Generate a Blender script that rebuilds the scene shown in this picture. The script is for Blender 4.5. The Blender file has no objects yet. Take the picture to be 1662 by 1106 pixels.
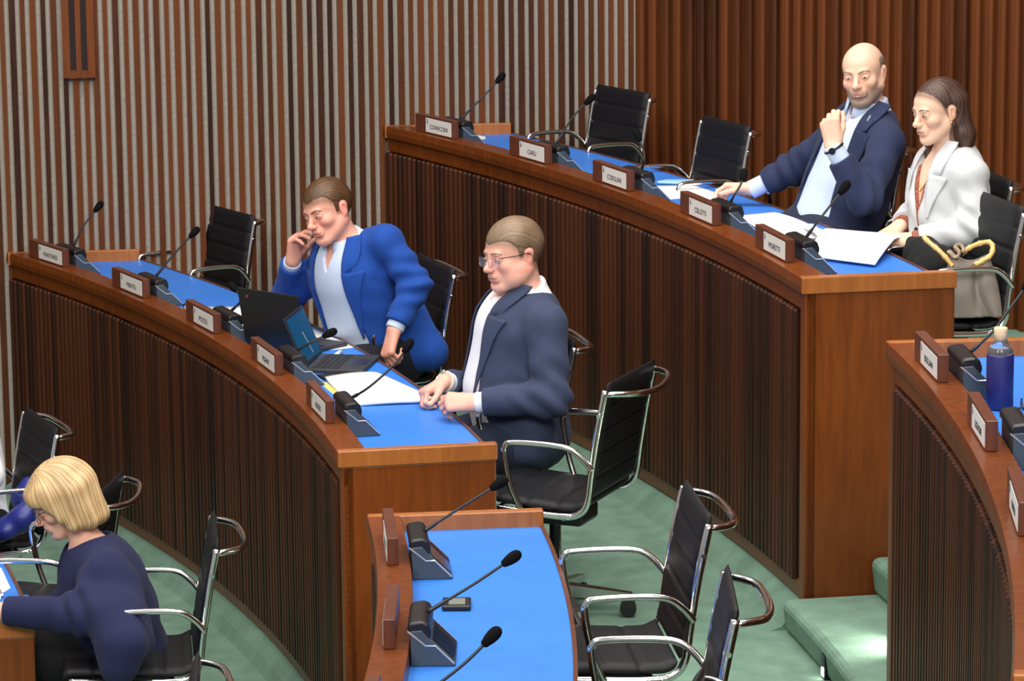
import bpy, bmesh, math, random
import numpy as np
from mathutils import Vector, Matrix
random.seed(7); rng=np.random.default_rng(7)
R=math.radians
scene=bpy.context.scene; COL=scene.collection
# ------------------------------------------------------------------ camera
F_PX,PITCH,ROLL,CAMZ=5398.9,0.18992752,-0.00972018,3.11
cp,sp=math.cos(PITCH),math.sin(PITCH)
_r=Vector((1,0,0));_f=Vector((0,cp,-sp));_u=Vector((0,sp,cp))
cr,sr=math.cos(ROLL),math.sin(ROLL)
AXR=cr*_r+sr*_u; AXU=-sr*_r+cr*_u; AXF=_f
CAMLOC=Vector((0,0,CAMZ))
def ray(px,py): return AXF+AXR*((px-831)/F_PX)-AXU*((py-553)/F_PX)
def G(px,py,z):
    d=ray(px,py); return CAMLOC+d*((z-CAMZ)/d.z)
def AT(px,py,Y):
    d=ray(px,py); return CAMLOC+d*(Y/d.y)
cam=bpy.data.cameras.new('camera'); camo=bpy.data.objects.new('camera',cam); COL.objects.link(camo)
cam.sensor_width=36; cam.lens=36*F_PX/1662; cam.clip_end=100
M=Matrix((AXR,AXU,-AXF)).transposed().to_4x4(); M.translation=CAMLOC
camo.matrix_world=M; scene.camera=camo
CX,CY=-11.8066,8.5742
def PP(r,deg,z=0): a=R(deg); return Vector((CX+r*math.cos(a),CY+r*math.sin(a),z))
# ------------------------------------------------------------------ materials
def nodes(name):
    m=bpy.data.materials.new(name); m.use_nodes=True
    nt=m.node_tree; b=nt.nodes['Principled BSDF']; return m,nt,b
def lin(c):
    return tuple(((x/255)/12.92 if x/255<=.04045 else ((x/255+.055)/1.055)**2.4) for x in c)
def plain(name,c,rough=.5,metal=0,spec=.5,bump=0,bscale=200,var=0,vscale=30,**kw):
    m,nt,b=nodes(name); c=lin(c)
    b.inputs['Base Color'].default_value=(*c,1); b.inputs['Roughness'].default_value=rough
    b.inputs['Metallic'].default_value=metal; b.inputs['Specular IOR Level'].default_value=spec
    for k,v in kw.items(): b.inputs[k].default_value=v
    if bump or var:
        tc=nt.nodes.new('ShaderNodeTexCoord'); n=nt.nodes.new('ShaderNodeTexNoise'); n.inputs['Scale'].default_value=bscale; n.inputs['Detail'].default_value=4
        nt.links.new(tc.outputs['Object'],n.inputs['Vector'])
        if bump:
            bp=nt.nodes.new('ShaderNodeBump'); bp.inputs['Strength'].default_value=bump; bp.inputs['Distance'].default_value=.004
            nt.links.new(n.outputs['Fac'],bp.inputs['Height']); nt.links.new(bp.outputs['Normal'],b.inputs['Normal'])
        if var:
            n2=nt.nodes.new('ShaderNodeTexNoise'); n2.inputs['Scale'].default_value=vscale; n2.inputs['Detail'].default_value=5
            nt.links.new(tc.outputs['Object'],n2.inputs['Vector'])
            mr=nt.nodes.new('ShaderNodeMapRange'); mr.inputs['From Min'].default_value=.3; mr.inputs['From Max'].default_value=.7; mr.inputs['To Min'].default_value=1-var; mr.inputs['To Max'].default_value=1+var
            nt.links.new(n2.outputs['Fac'],mr.inputs['Value'])
            mx=nt.nodes.new('ShaderNodeVectorMath'); mx.operation='SCALE'; mx.inputs[0].default_value=c
            nt.links.new(mr.outputs['Result'],mx.inputs['Scale']); nt.links.new(mx.outputs['Vector'],b.inputs['Base Color'])
    return m
def wood(name,c1,c2,rough=.35,sx=(14,14,1.2),attr=False,spec=.4):
    """grain along z by default; with attr, each strip's own tone comes from a per-face attribute"""
    m,nt,b=nodes(name)
    tc=nt.nodes.new('ShaderNodeTexCoord'); mp=nt.nodes.new('ShaderNodeMapping'); mp.inputs['Scale'].default_value=sx
    nt.links.new(tc.outputs['Object'],mp.inputs['Vector'])
    n=nt.nodes.new('ShaderNodeTexNoise'); n.inputs['Scale'].default_value=3; n.inputs['Detail'].default_value=6; n.inputs['Distortion'].default_value=.6
    nt.links.new(mp.outputs['Vector'],n.inputs['Vector'])
    n2=nt.nodes.new('ShaderNodeTexNoise'); n2.inputs['Scale'].default_value=1.1; n2.inputs['Detail'].default_value=2
    nt.links.new(tc.outputs['Object'],n2.inputs['Vector'])
    ad=nt.nodes.new('ShaderNodeMath'); ad.operation='MULTIPLY_ADD'; ad.inputs[1].default_value=.6
    nt.links.new(n.outputs['Fac'],ad.inputs[0])
    m2=nt.nodes.new('ShaderNodeMath'); m2.operation='MULTIPLY'; m2.inputs[1].default_value=.4; nt.links.new(n2.outputs['Fac'],m2.inputs[0])
    nt.links.new(m2.outputs[0],ad.inputs[2])
    fac=ad.outputs[0]
    if attr:
        at=nt.nodes.new('ShaderNodeAttribute'); at.attribute_name='tone'
        a2=nt.nodes.new('ShaderNodeMath'); a2.operation='MULTIPLY_ADD'; a2.inputs[1].default_value=.6
        nt.links.new(at.outputs['Fac'],a2.inputs[0])
        a3=nt.nodes.new('ShaderNodeMath'); a3.operation='MULTIPLY'; a3.inputs[1].default_value=.55; nt.links.new(fac,a3.inputs[0])
        nt.links.new(a3.outputs[0],a2.inputs[2]); fac=a2.outputs[0]
    rp=nt.nodes.new('ShaderNodeValToRGB'); rp.color_ramp.elements[0].position=.3; rp.color_ramp.elements[1].position=.7
    rp.color_ramp.elements[0].color=(*lin(c1),1); rp.color_ramp.elements[1].color=(*lin(c2),1)
    nt.links.new(fac,rp.inputs['Fac']); nt.links.new(rp.outputs['Color'],b.inputs['Base Color'])
    b.inputs['Roughness'].default_value=rough; b.inputs['Specular IOR Level'].default_value=spec
    return m
MT={}
MT['wood']=wood('warm_cherry_wood',(88,41,11),(124,63,22),.33)
MT['wood_edge']=wood('light_cherry_edging',(138,78,34),(172,106,54),.3)
MT['wood_dark']=wood('dark_walnut_cladding',(34,15,6),(70,34,14),.42,attr=True,spec=.3)
MT['wood_wall']=wood('wall_slat_wood',(42,19,8),(98,51,22),.55,attr=True,spec=.2)
MT['wood_plate']=wood('reddish_plate_wood',(80,44,32),(106,60,42),.35)
MT['grey_wall']=plain('grey_acoustic_felt',(172,164,154),.9,var=.12,vscale=60)
MT['carpet']=plain('green_carpet',(112,142,126),.95,spec=.1,bump=.6,bscale=400,var=.16,vscale=9)
MT['blue']=plain('blue_desk_leather',(52,122,216),.45,spec=.35,var=.05,vscale=4)
MT['leather']=plain('black_leather',(20,21,25),.52,spec=.3,bump=.25,bscale=500)
MT['chrome']=plain('polished_chrome',(238,238,238),.14,1)
MT['chrome_dull']=plain('brushed_aluminium',(190,190,190),.28,1)
MT['black']=plain('black_plastic',(20,20,22),.4)
MT['rubber']=plain('black_foam',(14,14,15),.9,spec=.1)
MT['grey_case']=plain('slate_grey_case',(62,72,82),.45)
MT['silver']=plain('silver_trim',(215,218,222),.25,.6)
MT['white']=plain('white_paper',(240,240,238),.8,spec=.2)
MT['label']=plain('white_label',(226,222,218),.5)
MT['ink']=plain('black_ink',(28,26,28),.6)
MT['ink_blue']=plain('dark_blue_ink',(60,66,100),.6)
MT['screen']=plain('dark_screen_glass',(16,40,62),.12)
# ------------------------------------------------------------------ mesh helpers
def new_obj(name,bm_or_me,mat=None,parent=None,smooth=False,bevel=0):
    if isinstance(bm_or_me,bmesh.types.BMesh):
        bmesh.ops.recalc_face_normals(bm_or_me,faces=bm_or_me.faces)
        me=bpy.data.meshes.new(name); bm_or_me.to_mesh(me); bm_or_me.free()
    else: me=bm_or_me
    o=bpy.data.objects.new(name,me); COL.objects.link(o)
    if mat is not None:
        for mm in (mat if isinstance(mat,(list,tuple)) else [mat]): me.materials.append(mm)
    if smooth:
        me.shade_smooth()
    if bevel:
        md=o.modifiers.new('bevel','BEVEL'); md.width=bevel; md.segments=2; md.limit_method='ANGLE'
    if parent is not None: o.parent=parent
    return o
def tag(o,label,cat,group=None,kind=None):
    if label: o['label']=label
    if cat: o['category']=cat
    if group: o['group']=group
    if kind: o['kind']=kind
    return o
def empty(name,loc=(0,0,0),rz=0,label=None,cat=None,group=None):
    o=bpy.data.objects.new(name,None); o.empty_display_size=.1; COL.objects.link(o)
    o.location=loc; o.rotation_euler=(0,0,rz)
    return tag(o,label,cat,group)
def struct(name,bm,mat,parent=None,smooth=False):
    o=new_obj(name,bm,mat,parent,smooth); o['kind']='structure'; return o
def box(bm,lo,hi,mat=None):
    vs=[bm.verts.new((x,y,z)) for x in(lo[0],hi[0]) for y in(lo[1],hi[1]) for z in(lo[2],hi[2])]
    fs=[]
    for q in((0,1,3,2),(4,6,7,5),(0,4,5,1),(2,3,7,6),(0,2,6,4),(1,5,7,3)): fs.append(bm.faces.new([vs[i] for i in q]))
    if mat is not None:
        for f in fs: f.material_index=mat
    return vs,fs
def xform(vs,m):
    for v in vs: v.co=m@v.co
def prism(bm,pts,axis,a,b):
    """extrude 2-d polygon pts along axis ('x','y','z') from a to b"""
    def mk(p,t):
        if axis=='y': return (p[0],t,p[1])
        if axis=='x': return (t,p[0],p[1])
        return (p[0],p[1],t)
    A=[bm.verts.new(mk(p,a)) for p in pts]; B_=[bm.verts.new(mk(p,b)) for p in pts]
    n=len(pts)
    bm.faces.new(A); bm.faces.new(B_[::-1])
    for i in range(n): bm.faces.new((A[i],A[(i+1)%n],B_[(i+1)%n],B_[i]))
    return A+B_
def arc(bm,prof,d0,d1,n):
    """sweep a closed (r,z) profile around the chamber's centre from d0 to d1 degrees"""
    rings=[]
    for i in range(n+1):
        d=d0+(d1-d0)*i/n
        rings.append([bm.verts.new(PP(r,d,z)) for r,z in prof])
    k=len(prof)
    for a,b in zip(rings,rings[1:]):
        for i in range(k): bm.faces.new((a[i],a[(i+1)%k],b[(i+1)%k],b[i]))
    bm.faces.new(rings[0][::-1]); bm.faces.new(rings[-1])
def tube(bm,pts,r,seg=8,closed=False,caps=True,flat=1.0,up=None):
    pts=[Vector(p) for p in pts]; n=len(pts); rings=[]
    rs=r if isinstance(r,(list,tuple)) else [r]*n
    prev=None
    for i,p in enumerate(pts):
        if closed: t=(pts[(i+1)%n]-pts[i-1])
        else: t=(pts[min(i+1,n-1)]-pts[max(i-1,0)])
        t.normalize()
        if prev is None:
            h=Vector(up) if up is not None else (Vector((0,0,1)) if abs(t.z)<.9 else Vector((1,0,0)))
            u=(h-t*h.dot(t)).normalized()
        else: u=(prev-t*prev.dot(t)).normalized()
        prev=u; w=t.cross(u)
        rings.append([bm.verts.new(p+(u*math.cos(2*math.pi*k/seg)*flat+w*math.sin(2*math.pi*k/seg))*rs[i]) for k in range(seg)])
    m=n if closed else n-1
    for i in range(m):
        a,b=rings[i],rings[(i+1)%n]
        for k in range(seg): bm.faces.new((a[k],a[(k+1)%seg],b[(k+1)%seg],b[k]))
    if caps and not closed:
        bm.faces.new(rings[0][::-1]); bm.faces.new(rings[-1])
    return [v for rg in rings for v in rg]
def spline(pts,n=6):
    """Catmull-Rom through pts"""
    P=[Vector(p) for p in pts]; out=[]
    for i in range(len(P)-1):
        p0=P[max(i-1,0)];p1=P[i];p2=P[i+1];p3=P[min(i+2,len(P)-1)]
        for k in range(n):
            t=k/n
            out.append(.5*((2*p1)+(p2-p0)*t+(2*p0-5*p1+4*p2-p3)*t*t+(3*p1-p0-3*p2+p3)*t**3))
    out.append(P[-1]); return out
def lathe(bm,prof,seg=24,center=(0,0,0)):
    rings=[]
    c=Vector(center)
    for r,z in prof:
        rings.append([bm.verts.new(c+Vector((r*math.cos(2*math.pi*k/seg),r*math.sin(2*math.pi*k/seg),z))) for k in range(seg)])
    for a,b in zip(rings,rings[1:]):
        for k in range(seg): bm.faces.new((a[k],a[(k+1)%seg],b[(k+1)%seg],b[k]))
    bm.faces.new(rings[0][::-1]); bm.faces.new(rings[-1])
def copy_tree(o,parent=None):
    c=o.copy(); COL.objects.link(c)
    if parent is not None: c.parent=parent
    for ch in o.children: copy_tree(ch,c)
    return c
def text_mesh(s,size,mat,name='lettering'):
    cu=bpy.data.curves.new('t','FONT'); cu.body=s; cu.size=size; cu.align_x='CENTER'; cu.align_y='CENTER'; cu.extrude=.0004
    o=bpy.data.objects.new('t',cu); COL.objects.link(o)
    dg=bpy.context.evaluated_depsgraph_get(); dg.update()
    me=bpy.data.meshes.new_from_object(o.evaluated_get(dg)); bpy.data.objects.remove(o); bpy.data.curves.remove(cu)
    me.name=name; me.materials.clear(); me.materials.append(mat); return me
# ------------------------------------------------------------------ levels
ZE,ZA,ZB=-.46,0.0,.54
LE,LA,LB=.14,.675,1.214
RE,RA,RB=9.885,11.432,12.985
# ------------------------------------------------------------------ setting: floor, steps, walls
bm=bmesh.new()
arc(bm,[(7.0,ZE-.1),(7.0,ZE),(RA-.1,ZE),(RA-.06,ZE+.01),(RA-.03,ZE+.05),(RA+.02,ZE+.09),(RA+.02,ZA),(RB-.10,ZA),(RB-.10,ZE-.1)],10.97,44,48)
arc(bm,[(RB-.10,ZE-.1),(RB-.10,ZA),(RB-.06,ZA+.012),(RB-.025,ZA+.05),(RB+.03,ZA+.095),(RB+.03,ZB),(17.5,ZB),(17.5,ZE-.1)],10.42,44,48)
WN=Vector((-math.sin(math.atan(.11)),math.cos(math.atan(.11)),0))
bmesh.ops.bisect_plane(bm,geom=bm.verts[:]+bm.edges[:]+bm.faces[:],plane_co=Vector((.595,15.235,0)),plane_no=WN,clear_outer=False)
arc(bm,[(7.0,ZE-.1),(7.0,ZE),(RA-.02,ZE),(RA-.02,ZA),(RB+.03,ZA),(RB+.03,ZB),(17.5,ZB),(17.5,ZE-.1)],-24,5.35,30)
arc(bm,[(7.0,ZE-.1),(7.0,ZE),(RA+.16,ZE),(RA+.16,ZE+.115),(RA+.34,ZE+.115),(RA+.34,ZE+.23),(RA+.52,ZE+.23),(RA+.52,ZE+.345),(RA+.7,ZE+.345),(RA+.7,ZA),(RB-.10,ZA),(RB-.10,ZE-.1)],5.35,10.97,8)
arc(bm,[(RB-.10,ZE-.1),(RB-.10,ZA),(17.5,ZA),(17.5,ZE-.1)],5.35,10.42,8)
struct('floor',bm,MT['carpet'])
# aisle steps with rounded nosings
def step(bm,r0,z0,z1,d0=5.3,d1=10.36,r1=17.5):
    h=z1-z0; q=.028
    prof=[(r0+.012,z0),(r0+.004,z0+h*.5),(r0,z1-q)]+[(r0+q-q*math.cos(a),z1-q+q*math.sin(a)) for a in (.5,1.0,1.57)]+[(r1,z1),(r1,z0)]
    arc(bm,prof,d0,d1,8)
bm=bmesh.new(); zs=[0,.115,.245,.39,ZB]
for i in range(4): step(bm,RB-.062+i*.31,zs[i],zs[i+1])
steps=struct('aisle_steps',bm,MT['carpet'])
md=steps.modifiers.new('bevel','BEVEL'); md.width=.02; md.segments=3; md.angle_limit=R(50)
# left wall: grey felt with proud wooden slats; right wall: dark slats, curving forward
WY=0.0; WTOP=5.2; WANG=math.atan(.11); WO=Vector((.595,15.265,0)); WM=Matrix.Translation(WO)@Matrix.Rotation(WANG,4,'Z')
def set_tone(o,vals):
    at=o.data.attributes.new('tone','FLOAT','FACE')
    at.data.foreach_set('value',vals)
bm=bmesh.new(); vals=[]
x=-5.2; k=0
wx1=0.0
slats=[]
while x<wx1-.03:
    w=.0265 if k%2 else .0205
    slats.append((x,x+w)); x+=w+.0225; k+=1
vs,fs=box(bm,(-5.3,WY,ZE),(wx1,WY+.1,WTOP)); vals+=[0]*6
nb=len(bm.faces)
def on_wall(px,py):
    d=ray(px,py); n=Vector((-math.sin(WANG),math.cos(WANG),0)); p0=WO-n*.032
    return WM.inverted()@(CAMLOC+d*((p0-CAMLOC).dot(n)/d.dot(n)))
WXA=on_wall(105,60).x; WXB=on_wall(149,60).x; WZ0=on_wall(127,125).z
for f in bm.faces: f.material_index=1
for a,b in slats:
    vs,fs=box(bm,(a,WY-.032,ZE),(b,WY+.01,WTOP)); t=random.random(); vals+=[t]*6
o=struct('wall_left',bm,[MT['wood_wall'],MT['grey_wall']]); set_tone(o,vals); o.matrix_world=WM
# window slot in the left wall
bm=bmesh.new(); fz=.04
for a,b in ((WXA-.012,WXA+.022),((WXA+WXB)/2-.012,(WXA+WXB)/2+.012),(WXB-.022,WXB+.012)): box(bm,(a,WY-.055,WZ0),(b,WY-.005,WTOP))
box(bm,(WXA-.012,WY-.05,WZ0-.005),(WXB+.012,WY-.005,WZ0+.03))
wf=struct('window_1',bm,MT['wood']); wf.matrix_world=WM
bm=bmesh.new(); box(bm,(WXA,WY-.036,WZ0+.02),(WXB,WY-.033,WTOP))
g=new_obj('window_pane',bm,plain('dark_window_glass',(38,22,26),.08,spec=.8),wf)
# right wall path
path=[Vector((.595,15.28)),Vector((1.0,14.85)),Vector((1.5,14.27)),Vector((2.06,13.55)),Vector((2.6,12.75)),Vector((3.1,11.85)),Vector((3.5,10.8)),Vector((3.8,9.6)),Vector((3.95,8.2)),Vector((4.0,6.5))]
pp=spline([(p.x,p.y,0) for p in path],24)
L=[0]
for a,b in zip(pp,pp[1:]): L.append(L[-1]+(b-a).length)
def on_path(s):
    i=max(0,min(len(L)-2,int(np.searchsorted(L,s))-1)); t=(s-L[i])/(L[i+1]-L[i]); return pp[i].lerp(pp[i+1],t),(pp[i+1]-pp[i]).normalized()
bm=bmesh.new(); vals=[]
s=.0
def strip(bm,s0,s1,d0,d1,z0,z1,rounded=False):
    p0,t0=on_path(s0); p1,t1=on_path(s1); n0=Vector((t0.y,-t0.x,0)); n1=Vector((t1.y,-t1.x,0))
    if n0.dot(Vector((-1,-1,0)))<0: n0=-n0
    if n1.dot(Vector((-1,-1,0)))<0: n1=-n1
    c=[p0+n0*d0,p0+n0*d1*.75]+([p0.lerp(p1,.25)+n0*d1,p0.lerp(p1,.75)+n1*d1] if rounded else [])+[p1+n1*d1*.75,p1+n1*d0]
    A=[bm.verts.new((p.x,p.y,z0)) for p in c]; B_=[bm.verts.new((p.x,p.y,z1)) for p in c]
    n=len(c); bm.faces.new(A); bm.faces.new(B_)
    for i in range(n): bm.faces.new((A[i],A[(i+1)%n],B_[(i+1)%n],B_[i]))
    return n+2
sl=0
while sl<L[-1]-.2:
    k=strip(bm,sl,sl+.05,-.06,0.0,ZB-.02,WTOP); vals+=[.05]*k; sl+=.05
s=.004
while s<L[-1]-.15:
    w=.045+.006*random.random(); t=.15+.85*random.random()
    k=strip(bm,s,s+w,-.01,.03,ZB-.02,WTOP,True); vals+=[t]*k
    k=strip(bm,s+w+.008,s+w+.02,-.01,.014,ZB-.02,WTOP,True); vals+=[.25+.3*random.random()]*k
    s+=w+.028
o=struct('wall_right',bm,MT['wood_wall']); set_tone(o,vals)
# ------------------------------------------------------------------ curved desks
def make_desk(label,r0,top,base,d0,d1,cat='desk',wall=False,end_base=None):
    eb=base if end_base is None else end_base
    root=empty('curved_desk',PP(r0+.25,(d0+d1)/2,base),0,label,cat)
    inv=Matrix.Translation(root.location).inverted()
    n=max(4,int(abs(d1-d0)*2.2))
    def add(name,bm,mat,bevel=0,par=root):
        if wall:   # the far end is cut along the wall
            r_=bmesh.ops.bisect_plane(bm,geom=bm.verts[:]+bm.edges[:]+bm.faces[:],plane_co=WO-WN*.040,plane_no=WN,clear_outer=True)
            es=[e for e in r_['geom_cut'] if isinstance(e,bmesh.types.BMEdge)]
            if es and name!='slat_cladding': bmesh.ops.holes_fill(bm,edges=es,sides=0)
        o=new_obj(name,bm,mat,None,bevel=bevel)
        o.data.transform(inv); o.parent=par; return o
    e=.16
    bm=bmesh.new()   # carcass: frame of rails, stiles and plinth behind the slats
    arc(bm,[(r0+.018,base),(r0+.018,base+.06),(r0+.032,base+.06),(r0+.032,top-.118),(r0+.018,top-.118),(r0+.018,top-.056),(r0+.055,top-.056),(r0+.055,base)],d0,d1,n)
    for a,b in ((d0,d0+.28*11.4/r0),(d1-.28*11.4/r0,d1)): arc(bm,[(r0+.014,base),(r0+.014,top-.056),(r0+.04,top-.056),(r0+.04,base)],a,b,1)
    add('front_panel',bm,MT['wood'],.003)
    bm=bmesh.new(); arc(bm,[(r0,top-.054),(r0-.004,top-.03),(r0,top),(r0+.098,top),(r0+.1,top-.056),(r0+.02,top-.056)],d0,d1,n)
    add('ledge',bm,MT['wood'],.002)
    # half-round slats, tops rounded over
    bm=bmesh.new(); vals=[]; pitch=.0455; m=int((R(d1-d0)*r0-.16)/pitch); w=.036
    for i in range(m):
        dm=d0+ (d1-d0)*.5+math.degrees((i-(m-1)/2)*pitch/r0); t=random.random()
        hw=math.degrees(w/2/r0); z0=base+.055; z1=top-.123
        cols=[(dm-hw,r0+.034),(dm-hw,r0+.014),(dm-hw*.55,r0+.004),(dm+hw*.55,r0+.004),(dm+hw,r0+.014),(dm+hw,r0+.034)]
        bot=[bm.verts.new(PP(r,d,z0)) for d,r in cols]; mid=[bm.verts.new(PP(r,d,z1-.008)) for d,r in cols]
        tp=[bm.verts.new(PP(max(r,r0+.012),d,z1)) for d,r in cols]
        c=0
        for a,b in((bot,mid),(mid,tp)):
            for k in range(5): bm.faces.new((a[k],a[k+1],b[k+1],b[k])); c+=1
        bm.faces.new(tp); c+=1; vals+=[t]*c
    if wall:
        ly=bm.faces.layers.float.new('tone')
        bm.faces.ensure_lookup_table()
        for f,t_ in zip(bm.faces,vals): f[ly]=t_
    o=add('slat_cladding',bm,MT['wood_dark'])
    if not wall: set_tone(o,vals)
    bm=bmesh.new(); arc(bm,[(r0+.1,top-.08),(r0+.1,top-.05),(r0+.528,top-.05),(r0+.528,top-.08)],d0+.1,d1-.1,n)
    add('desk_top',bm,MT['blue'])
    bm=bmesh.new(); arc(bm,[(r0+.528,top-.082),(r0+.528,top-.046),(r0+.54,top-.046),(r0+.54,top-.082)],d0+.1,d1-.1,n)
    add('rear_edging',bm,MT['wood_plate'])
    for a,b in ((d0,d0+e),(d1-e,d1))[:1 if wall else 2]:
        bm=bmesh.new(); arc(bm,[(r0+.02,eb),(r0+.02,top-.056),(r0+.535,top-.056),(r0+.535,eb)],a,b,1)
        add('end_panel',bm,MT['wood'],.003)
        bm=bmesh.new(); q=.03; arc(bm,[(r0+.002,top-.056),(r0+.002,top+.001),(r0+.54,top+.001),(r0+.54,top-.056)],a-(q if a==d0 else 0),b+(q if b==d1 else 0),1)
        add('end_cap',bm,MT['wood_edge'],.004)
    if wall:   # raised end board along the wall
        bm=bmesh.new(); n_=WN; q0=WO-n_*.042; tx=Vector((n_.y,-n_.x,0))
        def hit(r):   # on the line along the wall at radius r
            lo,hi=-6.,3.
            for _ in range(50):
                m_=(lo+hi)/2; P=q0+tx*m_
                if (P-Vector((CX,CY,0))).xy.length<r: lo=m_
                else: hi=m_
            return q0+tx*lo
        a_=hit(r0+.004); b_=hit(r0+.535)
        V=[]
        for zz in(top-.056,top+.001):
            for P in(a_,b_,b_-n_*.03,a_-n_*.03): V.append(bm.verts.new((P.x,P.y,zz)))
        for f in((0,1,2,3),(4,5,6,7),(0,1,5,4),(1,2,6,5),(2,3,7,6),(3,0,4,7)): bm.faces.new([V[i] for i in f])
        sv=wall; wall=False; add('end_cap',bm,MT['wood_edge'],.004); wall=sv
    return root
dA=make_desk('curved wooden desk with five nameplates, seating the two men at left centre',RA,LA,ZA-.37,10.95,36.5,wall=True,end_base=ZE)
dB=make_desk('highest curved wooden desk along the wall, seating the bald man and dark-haired woman',RB,LB,ZA+.095,10.40,33.5,wall=True)
dC=make_desk('empty blue-topped desk in the foreground with three microphones',RA,LA,ZE,-9,6.52)
dD=make_desk('curved desk at the right edge with a dark blue bottle on it',RB,LB,ZA,-10,5.4)
dE=make_desk('low desk end at the bottom left where the blonde woman writes',RE,LE,ZE,11.35,24)
# ------------------------------------------------------------------ nameplates
def nameplate(text,r0,top,deg,label,plain_lines=False):
    root=empty('nameplate',PP(r0+.046,deg,top+.001),R(deg)+math.pi,label,'nameplate','nameplates on the desk ledges')
    # local x: towards the chamber's centre, local y: to the reader's left->right runs -y..+y
    bm=bmesh.new(); box(bm,(-.016,-.183,0),(.016,.183,.08)); new_obj('holder',bm,MT['wood_plate'],root,bevel=.002)
    bm=bmesh.new(); box(bm,(.0161,-.075,.0075),(.0175,.172,.07)); lb=new_obj('label_card',bm,MT['label'],root)
    rot=Matrix.Rotation(math.pi/2,4,'Z')@Matrix.Rotation(math.pi/2,4,'X')
    me=text_mesh(text,.026,MT['ink']); sc=min(1.25,.17/max(.01,max(v.co.x for v in me.vertices)*2))
    me.transform(Matrix.Translation((.0179,.052,.033))@rot@Matrix.Diagonal((sc,1.05,1,1)))
    new_obj('lettering',me,None,lb)
    bm=bmesh.new()
    box(bm,(.0175,-.064,.050),(.0181,-.054,.058)); box(bm,(.0175,-.062,.060),(.0181,-.056,.066)); box(bm,(.0175,-.065,.046),(.0181,-.053,.0485))
    new_obj('emblem',bm,MT['ink_blue'],lb)
    return root
ph_A=[31.87,27.3,22.83,18.43,14.02]; ph_B=[28.23,24.13,20.37,16.25,12.51]
ordl=['farthest from the aisle, beside the grey striped wall','second from the grey striped wall','in the middle of the five on its desk','second from the aisle end','nearest the aisle end']
for t,d,o_ in zip(['MARTINES','MENTIL','POZZO','PISANI','RUSSO'],ph_A,ordl):
    nameplate(t,RA,LA,d,'wooden nameplate on the left-hand desk, '+o_)
for t,d,o_ in zip(['CONFICONI','CARLI','COSOLINI','CELOTTI','MORETTI'],ph_B,ordl):
    nameplate(t,RB,LB,d,'wooden nameplate on the highest desk, '+o_)
for t,d,o_ in zip(['BULLIAN','LIGUORI','PUTTO'],[3.41,-.44,-4.3],['at its far end','beside the blue bottle','cut by the right edge of the photo']):
    nameplate(t,RB,LB,d,'wooden nameplate on the right-hand desk, '+o_)
for t,d,o_ in zip(['BULLO','NOVELLI','SPAGNOLO'],[4.33,.02,-4.3],['farthest, beside the end board','in the middle','nearest, at the bottom edge']):
    nameplate(t,RA,LA,d,'wooden nameplate seen edge-on on the foreground desk, '+o_)
# ------------------------------------------------------------------ microphones
def mic_station(r0,top,deg,pts_px,label,style=0):
    """conference unit; pts_px: photo pixels of the gooseneck after its root (last = foam tip), lying in the unit's own depth"""
    deg=deg+.85; base=PP(r0+.1015,deg,top-.0495); root=empty('conference_microphone',base,R(deg),label,'microphone','conference microphones on the desks')
    bm=bmesh.new()
    prism(bm,[(0,.0),(.0,.096),(.03,.098),(.052,.072),(.118,.006),(.118,0)],'y',-.11,.11); new_obj('unit_case',bm,MT['grey_case'],root,bevel=.003)
    bm=bmesh.new()
    prism(bm,[(-.006,.094),(-.008,.108),(.0,.118),(.034,.122),(.048,.114),(.056,.09),(.052,.072)],'y',-.108,.108); new_obj('speaker_head',bm,MT['black'],root,bevel=.006)
    bm=bmesh.new()
    z=[(-.007,.096),(.04,.056),(.066,.056),(.114,.008)]
    for sy in (-.1105,.1105):
        bm=bmesh.new(); tube(bm,[(x,sy,zz) for x,zz in z],.0022,5); new_obj('silver_trim',bm,MT['silver'],root)
    bm=bmesh.new(); a=Vector((.054,0,.070)); b=Vector((.114,0,.010)); t=(b-a).normalized(); n=Vector((-t.z,0,t.x)); n=n if n.x>0 else -n
    for (s0,s1,y0,y1,mi) in((.004,.086,-.085,.035,0),(.004,.086,.045,.095,1)):
        c=[a+t*s0+n*.002,a+t*s1+n*.002]
        V=[bm.verts.new((c[i].x,y,c[i].z)) for i,y in((0,y0),(0,y1),(1,y1),(1,y0))]; f=bm.faces.new(V); f.material_index=mi
    new_obj('touch_screen',bm,[MT['screen'],MT['black']],root)
    # gooseneck
    rt=Matrix.Translation(base)@Matrix.Rotation(R(deg),4,'Z')
    st=rt@Vector((.040,.0,.116))
    P=[st]
    for (px,py,dy) in pts_px: P.append(AT(px,py,st.y+dy))
    iv=rt.inverted(); P=[iv@p for p in P]
    sp_=spline(P,8); bm=bmesh.new(); n=len(sp_); 
    tip=P[-1]; d=(sp_[-1]-sp_[-3]).normalized()
    tube(bm,sp_,[.0062 if i<4 else .0042 for i in range(n)],8); nk=new_obj('gooseneck',bm,MT['black'],root,True)
    bm=bmesh.new(); q=[tip+d*t_ for t_ in(-.022,-.018,.0,.012,.024,.033,.038)]
    tube(bm,q,[.006,.010,.0145,.016,.0155,.012,.006],12); new_obj('foam_windshield',bm,MT['rubber'],nk,True)
    return root
mw='gooseneck microphone on the left-hand desk, '
mic_station(RA,LA,30.75,[(135,368,.02),(158,338,.05)],mw+'its foam tip against the grey striped wall')
mic_station(RA,LA,26.2,[(285,410,.02),(313,380,.04)],mw+'reaching towards the far empty chair')
mic_station(RA,LA,21.65,[(390,490,-.02),(388,478,.0),(380,468,.03)],mw+'behind the black laptop lid, bent upward')
mic_station(RA,LA,17.2,[(505,556,-.01),(532,543,.0)],mw+'crossing the teal laptop screen')
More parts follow.
